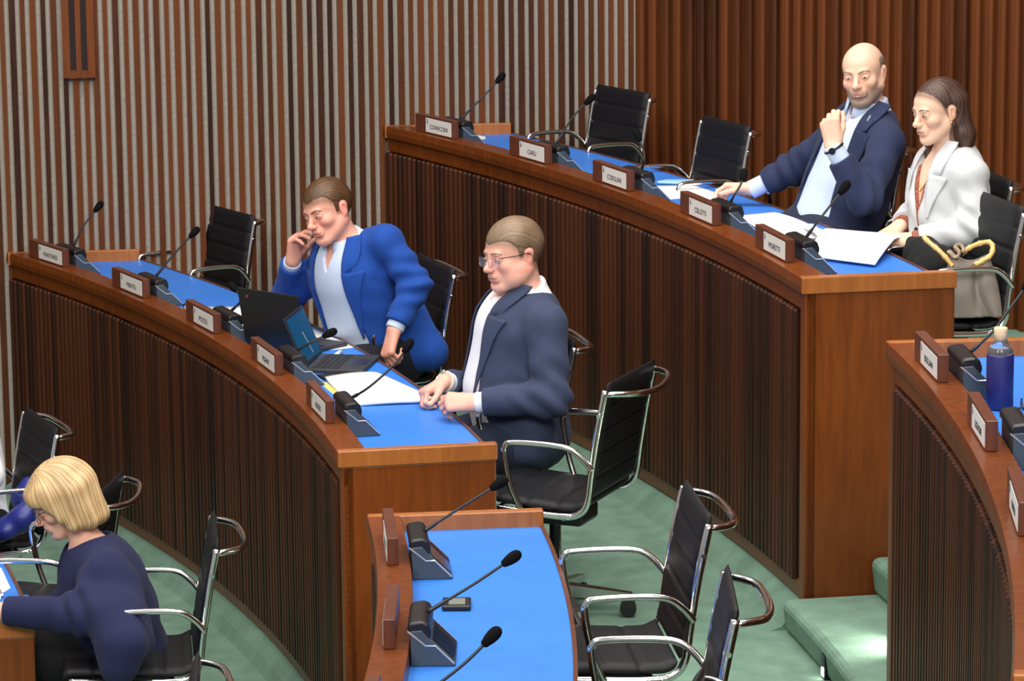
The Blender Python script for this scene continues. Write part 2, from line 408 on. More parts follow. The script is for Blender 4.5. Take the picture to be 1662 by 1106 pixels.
mic_station(RA,LA,12.75,[(600,628,-.02),(640,592,.0),(660,565,.03)],mw+'bending over the white papers')
mw='gooseneck microphone on the highest desk, '
mic_station(RB,LB,27.2,[(785,156,.02),(810,129,.05)],mw+'at its wall end')
mic_station(RB,LB,23.05,[(930,190,.02),(955,164,.04)],mw+'its tip against the first empty chair')
mic_station(RB,LB,19.25,[(1046,262,-.02),(1044,244,0),(1036,222,.03)],mw+'curled in front of the first empty chair')
mic_station(RB,LB,15.1,[(1192,317,-.02),(1202,300,0),(1206,287,.03)],mw+"by the bald man's outstretched hand")
mic_station(RB,LB,11.4,[(1335,350,.0),(1368,308,.04)],mw+'crossing the papers in front of the dark-haired woman')
mw='gooseneck microphone on the foreground desk, '
mic_station(RA,LA,3.2,[(745,826,.02),(806,788,.05)],mw+'farthest of the three')
mic_station(RA,LA,-1.15,[(770,948,.02),(826,910,.05)],mw+'beside the small black device')
mic_station(RA,LA,-5.45,[(745,1085,.02),(794,1038,.05)],mw+'nearest, rising from the bottom edge')
mw='gooseneck microphone on the right-hand desk, '
mic_station(RB,LB,2.2,[(1610,540,.0),(1640,500,.03),(1668,462,.05)],mw+'reaching over the grey handbag')
mic_station(RB,LB,-1.6,[(1740,680,.0),(1790,640,.05)],mw+'base with red lights, beside the bottle')
# ------------------------------------------------------------------ chairs
def build_chair():
    root=empty('office_chair')
    SH=.455
    # sling profile (x backwards, z up): front edge -> corner -> top
    top=(.275,.865); 
    prof=spline([(-.235,0,SH-.012),(-.2,0,SH+.004),(-.05,0,SH-.004),(.1,0,SH-.012),(.17,0,SH-.006),(.205,0,SH+.04),(.222,0,SH+.12),(.25,0,SH+.28),(.283,0,.885)],6)
    rail=spline([(-.215,0,SH-.02),(-.05,0,SH-.03),(.12,0,SH-.036),(.18,0,SH-.022),(.21,0,SH+.02),(.225,0,SH+.12),(.25,0,SH+.27),(.278,0,.862)],6)
    def sling(i0,i1,th,name,chan):
        pts=prof[i0:i1+1]; bm=bmesh.new(); W=.222; ny=10; rows=[]
        cum=[0]
        for a,b in zip(pts,pts[1:]): cum.append(cum[-1]+(b-a).length)
        fine=[]; N=int(cum[-1]/.008)
        for k in range(N+1):
            s=cum[-1]*k/N; j=max(0,min(len(pts)-2,int(np.searchsorted(cum,s))-1)); t=(s-cum[j])/(cum[j+1]-cum[j]); 
            p=pts[j].lerp(pts[j+1],t); d=(pts[j+1]-pts[j]).normalized(); fine.append((p,Vector((-d.z,0,d.x)),s))
        for side in (1,-1):
            rr=[]
            for p,nv,s in fine:
                ph=(s/cum[-1]*chan)%1; e=min(ph,1-ph); h=th*(1-.62*math.exp(-(e/.07)**2))
                edge=min(s,cum[-1]-s); h*=min(1,.35+edge/.02*.65)
                rr.append([bm.verts.new(p+nv*side*h*(1 if abs(y)<.95 else .55)+Vector((0,y*W,0))) for y in np.linspace(-1,1,ny+1)])
            rows.append(rr)
        for rr in rows:
            for a,b in zip(rr,rr[1:]):
                for k in range(ny): bm.faces.new((a[k],a[k+1],b[k+1],b[k]))
        A,B_=rows
        for k in range(ny):
            bm.faces.new((A[0][k],A[0][k+1],B_[0][k+1],B_[0][k])); bm.faces.new((A[-1][k],A[-1][k+1],B_[-1][k+1],B_[-1][k]))
        for i in range(len(A)-1):
            for k in(0,ny): bm.faces.new((A[i][k],A[i+1][k],B_[i+1][k],B_[i][k]))
        return new_obj(name,bm,MT['leather'],root,True)
    n=len(prof)-1
    sling(0,27,.015,'seat',4); sling(28,n,.013,'backrest',5)
    for sy in(-1,1):
        bm=bmesh.new(); tube(bm,[p+Vector((0,sy*.234,0)) for p in rail],.0125,8,flat=1.0)
        o=new_obj('side_rail',bm,MT['chrome'],root,True)
        for i in (14,38):
            p=rail[i]; bm=bmesh.new(); tube(bm,[p+Vector((0,sy*.244,0)),p+Vector((0,sy*.254,0))],.008,8); new_obj('bolt',bm,MT['chrome'],o)
        bm=bmesh.new()
        a=spline([(-.02,sy*.245,SH-.03),(-.055,sy*.262,SH+.06),(-.075,sy*.266,.62),(-.072,sy*.266,.655),(-.045,sy*.266,.668),(.08,sy*.266,.67),(.155,sy*.264,.662),(.2,sy*.255,.63),(.232,sy*.246,.59)],6)
        tube(bm,a,.0105,8); arm=new_obj('armrest',bm,MT['chrome'],root,True)
    bm=bmesh.new(); zt=.845
    hp=spline([(.272,-.225,zt),(.30,-.222,zt+.004),(.352,-.17,zt),(.375,-.06,zt-.01),(.375,.06,zt-.01),(.352,.17,zt),(.30,.222,zt+.004),(.272,.225,zt)],6)
    tube(bm,hp,.011,8); new_obj('back_handle',bm,MT['chrome'],root,True)
    for x,z in((-.13,SH-.035),(.12,SH-.045)):
        bm=bmesh.new(); tube(bm,[(x,-.23,z),(x,.23,z)],.009,8); new_obj('cross_bar',bm,MT['chrome_dull'],root,True)
    bm=bmesh.new(); box(bm,(-.1,-.085,SH-.11),(.13,.085,SH-.045)); new_obj('tilt_mechanism',bm,MT['black'],root,bevel=.015)
    bm=bmesh.new(); lathe(bm,[(.028,.09),(.028,.2),(.02,.201),(.02,SH-.1)],16); new_obj('column',bm,MT['chrome'],root,True)
    bm=bmesh.new(); lathe(bm,[(.045,.075),(.045,.115),(.035,.125)],16)
    tips=[]
    for k in range(5):
        a=2*math.pi*k/5+.35; d=Vector((math.cos(a),math.sin(a),0)); w=Vector((-d.y,d.x,0))
        V=[]
        for s,hw,z0,z1 in((.03,.024,.075,.12),(.265,.014,.062,.085)):
            V+= [bm.verts.new(d*s+w*hw+Vector((0,0,z0))),bm.verts.new(d*s-w*hw+Vector((0,0,z0))),bm.verts.new(d*s-w*hw+Vector((0,0,z1))),bm.verts.new(d*s+w*hw+Vector((0,0,z1)))]
        for q in((0,1,2,3),(7,6,5,4),(0,4,5,1),(1,5,6,2),(2,6,7,3),(3,7,4,0)): bm.faces.new([V[i] for i in q])
        tips.append(d*.25)
    new_obj('star_base',bm,MT['chrome_dull'],root)
    for t in tips:
        bm=bmesh.new(); w=Vector((-t.y,t.x,0)).normalized()
        tube(bm,[t+Vector((0,0,.03))-w*.02,t+Vector((0,0,.03))+w*.02],.029,14); tube(bm,[t+Vector((0,0,.045)),t+Vector((0,0,.07))],.01,8)
        new_obj('caster',bm,MT['black'],root)
    return root
chair0=build_chair(); used=[False]
def chair(X,Y,rot,z,label,shift=.02,sc=1.0,spin=0):
    o=chair0 if not used[0] else copy_tree(chair0); used[0]=True
    a=R(rot); o.location=(X+shift*math.cos(a),Y+shift*math.sin(a),z); o.rotation_euler=(0,0,a); o.scale=(sc,sc,sc)
    for ch in o.children:
        if ch.name.split('.')[0] in('star_base','caster'): ch.rotation_euler=(0,0,R(spin))
    tag(o,label,'chair','black leather chairs with chrome frames'); return o
cb='black chrome-armed chair, '
chair(-1.494,14.766,32.6,ZA,cb+'empty, against the grey striped wall at left',0,.97)
chair(-.588,13.205,20.4,ZA,cb+'under the man in the bright blue jacket')
chair(-.121,11.71,12.3,ZA,cb+'under the man with glasses')
chair(.124,11.124,-22.7,ZA,cb+'empty, turned away behind the man with glasses')
chair(.223,9.163,5.6,ZA,cb+'empty, behind the foreground desk, farther of the pair')
chair(.254,8.223,-.8,ZA,cb+'empty, behind the foreground desk, nearer of the pair',.02)
chair(.10,7.36,-12,ZA,cb+'only its back corner showing at the bottom edge, right of centre')
chair(.275,14.728,30.3,ZB,cb+'empty, in front of the corner of the two walls',0,.97)
chair(.645,13.569,22.7,ZB,cb+"empty, beside the bald man's outstretched hand",0,.97)
chair(1.16,12.84,17,ZB,cb+'under the bald man')
chair(1.535,12.20,10,ZB,cb+'under the dark-haired woman',0,.94)
chair(1.474,11.55,13.7,ZB,cb+'holding the grey handbag',0,.94,20)
chair(-2.088,12.382,23.2,ZE,cb+'at the left edge with a blue quilted jacket on its seat')
chair(-1.721,11.412,-7.1,ZE,cb+'behind the head of the blonde woman')
chair(-1.292,10.721,6.7,ZE,cb+'under the blonde woman, its back upright behind her')
chair(-1.20,9.02,4,ZE,cb+'only its back top showing at the bottom edge, lower left')
# ------------------------------------------------------------------ people: signed-distance bodies meshed as one continuous surface
V3=lambda *a: np.array(a,float)
def nrm(v): v=np.asarray(v,float); return v/np.linalg.norm(v)
def A_(px,py,Y): return np.array(AT(px,py,Y))
class Field:
    def __init__(s,lo,hi,h):
        s.lo=np.array(lo,float); s.h=h; s.n=np.ceil((np.array(hi)-s.lo)/h).astype(int)+1
        s.f=np.full(s.n,.2,np.float32)
    def win(s,lo,hi):
        a=np.clip(np.floor((np.asarray(lo)-s.lo)/s.h).astype(int),0,s.n); b=np.clip(np.ceil((np.asarray(hi)-s.lo)/s.h).astype(int)+1,0,s.n)
        if np.any(b<=a): return None,None
        ax=[(s.lo[i]+s.h*np.arange(a[i],b[i])).astype(np.float32) for i in range(3)]
        P=np.stack(np.meshgrid(*ax,indexing='ij'),-1)
        return (slice(a[0],b[0]),slice(a[1],b[1]),slice(a[2],b[2])),P
    def apply(s,fn,lo,hi,k=.0,op='u'):
        m=max(k,.012)+2*s.h
        w,P=s.win(np.asarray(lo)-m,np.asarray(hi)+m)
        if w is None: return
        d=fn(P).astype(np.float32); a=s.f[w]
        if op=='u':
            if k>0:
                hh=np.clip(.5+.5*(a-d)/k,0,1); s.f[w]=a+(d-a)*hh-k*hh*(1-hh)
            else: s.f[w]=np.minimum(a,d)
        elif op=='s':   # subtract
            d=-d
            if k>0:
                hh=np.clip(.5-.5*(a-d)/k,0,1); s.f[w]=a+(d-a)*hh+k*hh*(1-hh)
            else: s.f[w]=np.maximum(a,d)
    def rc(s,a,b,ra,rb=None,k=.0,op='u'):
        a=np.asarray(a,float);b=np.asarray(b,float); rb=ra if rb is None else rb
        ba=(b-a); L=max(ba@ba,1e-12); m=max(ra,rb)
        def fn(P):
            pa=P-a.astype(np.float32); t=np.clip((pa@ba.astype(np.float32))/L,0,1)
            q=pa-t[...,None]*ba.astype(np.float32)
            return np.sqrt((q*q).sum(-1))-(ra+(rb-ra)*t)
        s.apply(fn,np.minimum(a,b)-m,np.maximum(a,b)+m,k,op)
    def chain(s,pts,rs,k):
        for i in range(len(pts)-1): s.rc(pts[i],pts[i+1],rs[i],rs[i+1],k)
    def ell(s,c,r,M=None,k=.0,op='u'):
        c=np.asarray(c,float); r=np.asarray(r,float); M=np.eye(3) if M is None else np.asarray(M,float)
        m=r.max()
        def fn(P):
            q=(P-c.astype(np.float32))@M.astype(np.float32)     # columns of M are local axes
            k0=np.sqrt(((q/r)**2).sum(-1)); k1=np.sqrt(((q/(r*r))**2).sum(-1))+1e-9
            return k0*(k0-1)/k1
        s.apply(fn,c-m,c+m,k,op)
def surface_nets(F,lo,h):
    n=np.array(F.shape); s=F<0
    cnt=np.zeros(n-1,np.int8)
    for i in(0,1):
        for j in(0,1):
            for k in(0,1): cnt+=s[i:n[0]-1+i,j:n[1]-1+j,k:n[2]-1+k]
    act=(cnt>0)&(cnt<8); idx=np.argwhere(act)
    cell=np.full(n-1,-1,np.int64); cell[act]=np.arange(len(idx))
    off=np.array([(i,j,k) for i in(0,1) for j in(0,1) for k in(0,1)])
    val=np.stack([F[idx[:,0]+o[0],idx[:,1]+o[1],idx[:,2]+o[2]] for o in off],1)
    pos=np.zeros((len(idx),3)); c=np.zeros(len(idx))
    for a in range(8):
        for b in range(a+1,8):
            if np.abs(off[a]-off[b]).sum()==1:
                va,vb=val[:,a],val[:,b]; m=(va<0)!=(vb<0)
                t=np.where(m,va/np.where(m,va-vb,1),0)
                pos+=np.where(m[:,None],off[a]+(off[b]-off[a])*t[:,None],0); c+=m
    V=lo+h*(idx+pos/c[:,None])
    Q=[]
    for ax in range(3):
        u,v=[(1,2),(2,0),(0,1)][ax]
        sl=[slice(None)]*3; sl2=[slice(None)]*3; sl[ax]=slice(0,-1); sl2[ax]=slice(1,None)
        d=s[tuple(sl)]!=s[tuple(sl2)]
        e=np.argwhere(d); ok=(e[:,u]>0)&(e[:,v]>0)&(e[:,u]<n[u]-1)&(e[:,v]<n[v]-1); e=e[ok]
        ins=s[e[:,0],e[:,1],e[:,2]]
        q=[]
        for du,dv in((-1,-1),(0,-1),(0,0),(-1,0)):
            w=e.copy(); w[:,u]+=du; w[:,v]+=dv; q.append(cell[w[:,0],w[:,1],w[:,2]])
        q=np.stack(q,1); q=np.where(ins[:,None],q,q[:,::-1]); Q.append(q)
    return V,np.concatenate(Q)
def mesh_from(V,Q,name,col=None):
    # relax very slightly, then build
    me=bpy.data.meshes.new(name)
    me.vertices.add(len(V)); me.vertices.foreach_set('co',V.astype(np.float32).ravel())
    me.loops.add(Q.size); me.loops.foreach_set('vertex_index',Q.astype(np.int32).ravel())
    me.polygons.add(len(Q)); me.polygons.foreach_set('loop_start',np.arange(0,Q.size,4,dtype=np.int32)); me.polygons.foreach_set('loop_total',np.full(len(Q),4,np.int32))
    me.update(calc_edges=True); me.validate()
    me.shade_smooth()
    if col is not None:
        at=me.color_attributes.new('Col','FLOAT_COLOR','POINT'); c4=np.concatenate([col,np.ones((len(col),1))],1).astype(np.float32)
        at.data.foreach_set('color',c4.ravel())
    return me
def largest(V,Q,minfrac=.02):
    """drop crumbs: keep connected pieces with a fair share of vertices"""
    lab=np.arange(len(V))
    E=np.concatenate([Q[:,[0,1]],Q[:,[1,2]],Q[:,[2,3]]])
    for _ in range(400):
        m=np.minimum(lab[E[:,0]],lab[E[:,1]]); old=lab.copy()
        np.minimum.at(lab,E[:,0],m); np.minimum.at(lab,E[:,1],m); lab=lab[lab]
        if (old==lab).all(): break
    u,c=np.unique(lab,return_counts=True); keep=u[c>=max(minfrac*len(V),1)] if minfrac<1 else u[[c.argmax()]]
    ok=np.isin(lab,keep); mp=np.cumsum(ok)-1
    Q=Q[ok[Q[:,0]]]; return V[ok],mp[Q]
def smooth(V,Q,n=2,lam=.5):
    E=np.concatenate([Q[:,[0,1]],Q[:,[1,2]],Q[:,[2,3]],Q[:,[3,0]]]); a=np.concatenate([E[:,0],E[:,1]]); b=np.concatenate([E[:,1],E[:,0]])
    deg=np.maximum(np.bincount(a,minlength=len(V)),1)
    for _ in range(n):
        S=np.stack([np.bincount(a,weights=V[b,i],minlength=len(V)) for i in range(3)],1)/deg[:,None]; V=V+lam*(S-V)
    return V
def noise3(P,f,seed=0):
    r=np.random.default_rng(seed); out=np.zeros(len(P))
    for i in range(5):
        k=r.normal(size=3); k=k/np.linalg.norm(k)*f*(.6+.8*r.random()); out+=np.sin(P@k+6.28*r.random()+1.5*np.sin(P@(r.normal(size=3)*f*.4)))
    return out/5
def colored(name,rough,bump=0,bscale=300,spec=.4,sss=0):
    m,nt,b=nodes(name); a=nt.nodes.new('ShaderNodeAttribute'); a.attribute_name='Col'
    nt.links.new(a.outputs['Color'],b.inputs['Base Color']); b.inputs['Roughness'].default_value=rough; b.inputs['Specular IOR Level'].default_value=spec
    if sss: b.inputs['Subsurface Weight'].default_value=sss; b.inputs['Subsurface Radius'].default_value=(.01,.004,.002); b.inputs['Subsurface Scale'].default_value=.6
    if bump:
        tc=nt.nodes.new('ShaderNodeTexCoord'); n=nt.nodes.new('ShaderNodeTexNoise'); n.inputs['Scale'].default_value=bscale
        nt.links.new(tc.outputs['Object'],n.inputs['Vector']); bp=nt.nodes.new('ShaderNodeBump'); bp.inputs['Strength'].default_value=bump; bp.inputs['Distance'].default_value=.002
        nt.links.new(n.outputs['Fac'],bp.inputs['Height']); nt.links.new(bp.outputs['Normal'],b.inputs['Normal'])
    return m
MT['skin']=colored('skin',.5,.12,400,.35,.08)
MT['hair']=colored('hair',.42,.3,500,.45)
MT['eye_white']=plain('eye_white',(214,204,196),.25)
MT['iris']=plain('brown_iris',(48,36,30),.15)
def headmat(yaw,pitch,roll):
    y,p,r=R(yaw),R(pitch),R(roll); z=V3(0,0,1); f0=V3(-math.sin(y),-math.cos(y),0)
    f=f0*math.cos(p)-z*math.sin(p); up=z*math.cos(p)+f0*math.sin(p); left=np.cross(up,f)
    up2=up*math.cos(r)-left*math.sin(r); left2=np.cross(up2,f)
    return np.stack([left2,f,up2],1)
HAND={'relaxed':dict(fl=[(15,25,15),(18,28,18),(22,32,20),(26,34,22)],th=(35,-25,.0)),
 'fist':dict(fl=[(70,85,50),(75,88,50),(78,88,50),(80,88,50)],th=(40,-45,.5)),
 'flat':dict(fl=[(4,8,6),(5,9,6),(6,10,6),(9,12,8)],th=(35,-10,.0)),
 'cup':dict(fl=[(38,35,20),(42,40,25),(46,44,25),(50,46,25)],th=(30,-35,.2)),
 'curl':dict(fl=[(50,70,40),(58,75,45),(64,78,45),(68,78,45)],th=(25,-30,.3)),
 'face':dict(fl=[(22,38,20),(30,42,22),(38,46,24),(44,48,26)],th=(48,-30,-.1))}
def hand(fd,wrist,d,back,thumb_sign,pose,sc=1.0):
    """d: towards the fingers, back: out of the back of the hand, thumb_sign: +1 left hand / -1 right hand seen with back up"""
    d=nrm(d); back=nrm(np.asarray(back)-d*np.dot(back,d)); t=np.cross(back,d)*thumb_sign   # towards the thumb
    W=lambda x,y,z: np.asarray(wrist)+sc*(d*x+t*y+back*z)
    P=HAND[pose]
    ys=[.028,.0095,-.009,-.027]; bx=[.088,.092,.087,.078]
    Ls=[(.042,.026,.021),(.047,.029,.022),(.043,.027,.021),(.034,.021,.019)]
    rs=[.0092,.0095,.009,.0080]
    for y,x in zip(ys,bx): fd.rc(W(-.005,y*.55,0),W(x,y,0),.0165*sc,.0128*sc,.016)
    fd.rc(W(.01,.012,-.006),W(.06,.006,-.006),.016*sc,.015*sc,.016)
    tips=[]
    for i in range(4):
        p=W(bx[i],ys[i],.0); ang=0; sp_=[.07,.015,-.04,-.1][i]
        fw=nrm(d+t*sp_)
        for j in range(3):
            ang+=P['fl'][i][j]; dv=fw*math.cos(R(ang))-back*math.sin(R(ang))
            q=p+dv*Ls[i][j]*sc; r0=rs[i]*(1-.07*j)*sc; fd.rc(p,q,r0,r0*.93,.005); p=q
        tips.append(p)
    a,b,c=P['th']; p=W(.018,.022,-.006); dv=nrm(d*math.cos(R(a))+t*math.sin(R(a))+back*math.sin(R(b))*.8)
    q=p+dv*.042*sc; fd.rc(p,q,.0155*sc,.012*sc,.012)
    dv2=nrm(dv+d*.35-back*c*.6-t*c*.7); p=q; q=p+dv2*.033*sc; fd.rc(p,q,.0115*sc,.0105*sc,.006)
    dv3=nrm(dv2+d*.2-t*c*.5); p=q; q=p+dv3*.026*sc; fd.rc(p,q,.0105*sc,.0088*sc,.005)
    return tips
def add_head(fd,c,M,sc,female=False,jowl=0.0):
    W=lambda x,y,z: c+M@(V3(x,y,z)*sc)
    E=lambda p,r,k,op='u': fd.ell(W(*p),np.array(r)*sc,M,k,op)
    Cn=lambda a,b,ra,rb,k,op='u': fd.rc(W(*a),W(*b),ra*sc,rb*sc,k,op)
    jw=.86 if female else 1.0+jowl
    E((0,-.014,.036),(.074,.096,.083),0)
    E((0,.03,.038),(.062,.06,.062),.03)
    E((0,.022,-.035),(.056*jw,.066,.075),.03)
    for sx in(-1,1):
        Cn((sx*.052*jw,-.004,-.045),(sx*.022*jw,.066,-.094),.024+.006*jowl*4,.018,.03)
        E((sx*.042,.058,-.022),(.023,.026,.022),.02)
        if jowl: E((sx*.05,.03,-.06),(.026,.036,.034),.03)
    E((0,.076,-.096),(.021*jw,.019,.019),.02)
    Cn((-.034,.083,.02),(.034,.083,.02),.0105,.0105,.016)
    E((0,.086,-.058),(.03,.017,.024),.014)
    for sx in(-1,1): E((sx*.032,.101,.003),(.0185,.0155,.0135),.014,'s')
    for sx in(-1,1): E((sx*.032,.0775,.002),(.0165,.0135,.0125),.004)
    for sx in(-1,1): Cn((sx*.016,.0825,.0135),(sx*.046,.0765,.0105),.0042,.004,.006)     # upper lid fold
    Cn((0,.086,.014),(0,.109,-.026),.0085,.0115,.01)
    E((0,.112,-.029),(.0125,.012,.0105),.008)
    for sx in(-1,1): E((sx*.0125,.1,-.033),(.0085,.0105,.0085),.006)
    for sx in(-1,1): E((sx*.0065,.107,-.0405),(.0038,.0045,.003),.002,'s')
    u=.0048 if not female else .0062
    Cn((-.023,.0895,-.0595),(0,.0955,-.0575),.0042,u,.007); Cn((.023,.0895,-.0595),(0,.0955,-.0575),.0042,u,.007)
    Cn((-.021,.089,-.0655),(0,.0945,-.0672),.0042,u*1.15,.007); Cn((.021,.089,-.0655),(0,.0945,-.0672),.0042,u*1.15,.007)
    Cn((-.026,.0925,-.0628),(0,.1015,-.0618),.0016,.0018,.003,'s'); Cn((.026,.0925,-.0628),(0,.1015,-.0618),.0016,.0018,.003,'s')
    E((0,.092,-.080),(.018,.006,.006),.012,'s')
    for sx in(-1,1):
        Cn((sx*.021,.1,-.036),(sx*.03,.093,-.058),.0018,.002,.008,'s')     # nasolabial fold
        e=(sx*.0745,-.012,-.002)
        E(e,(.0085,.019,.031),.006); E((sx*.079,-.018,.012),(.007,.0135,.017),.005)
        E((sx*.084,-.008,.0),(.0055,.0085,.0155),.004,'s')
        E((sx*.074,-.004,-.026),(.006,.008,.01),.004)
def head_colors(q,base,kind):
    """q: vertices in head units; returns linear rgb"""
    x,y,z=q[:,0],q[:,1],q[:,2]; ax=np.abs(x)
    col=np.tile(np.array(lin(base['skin'])),(len(q),1))
    def mix(c,w): 
        nonlocal col
        col=col*(1-w[:,None])+np.array(lin(c))*w[:,None]
    g=lambda d,s: np.exp(-(d/s)**2)
    front=np.clip((y-.03)/.04,0,1)
    mix(base['blush'],.32*g(np.sqrt((ax-.042)**2+(z+.028)**2),.026)*front)
    mix(base['blush'],.3*g(np.sqrt(x**2+(z+.03)**2+(y-.112)**2),.02))
    mix(base['blush'],.5*np.clip((ax-.07)/.012,0,1)*(z>-.05)*(z<.04))
    lip=g((z+.0615)/.0085,1)*g(ax/.021,1)*(y>.087); mix(base['lip'],np.clip(lip*.9,0,.5)*(lip>.2)); ml=g((z+.0624)/.0022,1)*np.clip((.027-ax)/.004,0,1)*(y>.08); mix((110,58,54),.75*ml)
    mix(base['blush'],.15*g(np.sqrt((ax-.032)**2+(z+.004)**2),.018)*front)
    if 'stubble' in base:
        w=np.clip((-.040-z)/.012,0,1)*np.clip((y+.005)/.03,0,1); w*=1-.0*x; w=w*(1-np.clip(lip*1.5,0,1)); w*=np.clip(1-g(np.sqrt((ax-.036)**2+(z+.042)**2),.014),0,1)
        mix(base['stubble'],base.get('stubble_w',.4)*w)
    if 'hairline' in base:
        line,hc=base['hairline']; gz=np.interp(y,[p[0] for p in line],[p[1] for p in line]); w=np.clip((z-gz+.016)/.022,0,1)*(np.sqrt(x**2+y**2+(z-.036)**2)>.06); w*=1-np.clip((ax-.0745)/.003,0,1)*(z<.03)*(y>-.045)
        mix(hc,.75*w)
    if 'fringe' in base:
        rr=np.clip((z+.03)/.02,0,1)*np.clip((.062-z)/.02,0,1)*np.clip((.02-y)/.02,0,1)*np.clip((np.sqrt(ax**2+np.clip(-y,0,1)**2)-.052)/.01,0,1)
        earm=np.clip((ax-.0755)/.004,0,1)*np.clip((y+.035)/.008,0,1)*(z<.03); mix(base['fringe'],base.get('fringe_w',.75)*rr*(1-earm))
    return np.clip(col,0,1)
def face_parts(root,c,M,sc,brow,iris=MT['iris'],female=False,gaze=(0,0),squint=1.0,browm=None):
    W=lambda x,y,z: Vector(c+M@(V3(x,y,z)*sc))
    Mm=Matrix(M.tolist())
    for sx in(-1,1):
        bm=bmesh.new(); bmesh.ops.create_uvsphere(bm,u_segments=20,v_segments=12,radius=1)
        for v in bm.verts: v.co=Vector((v.co.x*.0122,v.co.y*.0048,v.co.z*.0043*squint)); 
        for v in bm.verts: v.co=W(sx*.032+v.co.x,.0895+v.co.y-.0022*((v.co.x*sx)/.012) ,.0015+v.co.z)
        e=new_obj('eye',bm,MT['eye_white'],root,True)
        bm=bmesh.new(); bmesh.ops.create_uvsphere(bm,u_segments=14,v_segments=8,radius=1)
        for v in bm.verts: v.co=W(sx*.032+gaze[0]+v.co.x*.0054,.0935+v.co.y*.0016,.0018+gaze[1]+v.co.z*min(.0046,.0043*squint))
        new_obj('iris',bm,iris,e,True)
        bm=bmesh.new(); pts=[W(sx*(.032+a),.0935-abs(a)*.18-max(0,a)*.25,.0015+.0046*squint*math.sqrt(max(0,1-(a/.0135)**2))) for a in np.linspace(-.013,.0135,9)]
        tube(bm,pts,[.0008]+[.0014 if female else .0011]*7+[.0008],6); new_obj('upper_lash',bm,brow,e,True)
        bm=bmesh.new()
        br=[(.012,.0955,.0235),(.022,.0952,.0262),(.034,.0925,.0275),(.045,.086,.0255),(.053,.077,.021)]
        if browm is not None: br=[(a,b,cz+browm[i]) for i,(a,b,cz) in enumerate(br)]
        pts=spline([W(sx*a,b,cz) for a,b,cz in br],4); n=len(pts)
        rr=[(.0030 if not female else .0021)*sc*(1-.6*(i/(n-1))**2) for i in range(n)]
        tube(bm,pts,rr,6); new_obj('eyebrow',bm,brow,root,True)
class Person:
    def __init__(s,label,ref,h=.0034):
        s.root=empty('person',tuple(ref),0,label,'person'); s.ref=np.array(ref,float); s.h=h; s.done=set()
    def link(s,name,V,Q,mat,col=None,parent=None):
        par=parent or s.root
        base=np.array(par.matrix_world.translation) if False else s.ref
        me=mesh_from(V-s.ref,Q,name,col); o=bpy.data.objects.new(name,me); COL.objects.link(o); me.materials.append(mat); o.parent=par; s.done.add(o.name); return o
def torso(fd,J,inf=0.0,k=.07):
    l,f=J['lat'],J['fwd']; up=nrm(np.cross(l,f)); 
    def frame(axis):
        z=nrm(axis); x=nrm(l-z*np.dot(l,z)); y=np.cross(z,x); return np.stack([x,y,z],1)
    b=J['build']
    Mp=frame(J['waist']-J['pelvis']); Mc=frame(J['neck']-J['waist'])
    fd.ell(J['pelvis'],np.array(b['pelvis'])+inf,Mp,k); fd.ell(J['waist'],np.array(b['waist'])+inf,frame(J['chest']-J['pelvis']),k)
    fd.ell(J['chest'],np.array(b['chest'])+inf,Mc,k)
    for S in('shL','shR'):
        fd.rc(J['neck']-nrm(J['neck']-J['waist'])*.015,J[S],.052+inf,b['sh']+inf*.8,.045)
def arm_pts(J,S): return [J['sh'+S],J['el'+S],J['wr'+S]]
MEN=dict(pelvis=(.175,.135,.13),waist=(.165,.13,.15),chest=(.172,.125,.19),sh=.052,ua=.048,fa=.04,wr=.029,neck=.06)
def prism_fn(O,X,Y,poly,z0,z1,Z):
    """intersection field of an extruded polygon (coords along X,Y from O) between depths z0..z1 along Z"""
    poly=np.array(poly,float); n=len(poly)
    def fn(P):
        q=P-O.astype(np.float32); u=q@X.astype(np.float32); v=q@Y.astype(np.float32); w=q@Z.astype(np.float32)
        d=np.full(u.shape,1e9,np.float32); sgn=np.ones(u.shape,np.float32)
        for i in range(n):
            a=poly[i]; bb=poly[i-1]; ex,ey=bb-a; wx=u-a[0]; wy=v-a[1]
            t=np.clip((wx*ex+wy*ey)/(ex*ex+ey*ey),0,1); dx=wx-ex*t; dy=wy-ey*t; d=np.minimum(d,dx*dx+dy*dy)
            c1=v>=a[1]; c2=v<bb[1]; c3=(ex*wy)>(ey*wx)
            allc=(c1&c2&c3)|(~c1&~c2&~c3); sgn=np.where(allc,-sgn,sgn)
        d2=sgn*np.sqrt(d)
        return np.maximum(d2,np.maximum(z0-w,w-z1))
    return fn
def plane_cut(f,p,d,r):
    p32=np.asarray(p,np.float32); d32=np.asarray(d,np.float32)
    f.apply(lambda P: np.maximum(-((P-p32)@d32),np.sqrt(((P-p32)**2).sum(-1))-r),p-r,p+r,0,'s')
def merge(A,B,k):
    a0=np.round((B.lo-A.lo)/A.h).astype(int); n0=np.array(B.f.shape); s0=np.maximum(a0,0); e0=np.minimum(a0+n0,A.n)
    w=tuple(slice(s0[i],e0[i]) for i in range(3)); w2=tuple(slice(s0[i]-a0[i],e0[i]-a0[i]) for i in range(3))
    a=A.f[w]; d=B.f[w2]; hh=np.clip(.5+.5*(a-d)/k,0,1); A.f[w]=a+(d-a)*hh-k*hh*(1-hh)
def cut(f,poly,O,X,Y,Z,k=0,z0=0.,z1=.6):
    cs=np.array([O+X*a+Y*b+Z*w for a,b in poly for w in(z0,z1)])
    f.apply(prism_fn(O,X,Y,poly,z0,z1,Z),cs.min(0),cs.max(0),k,'s')
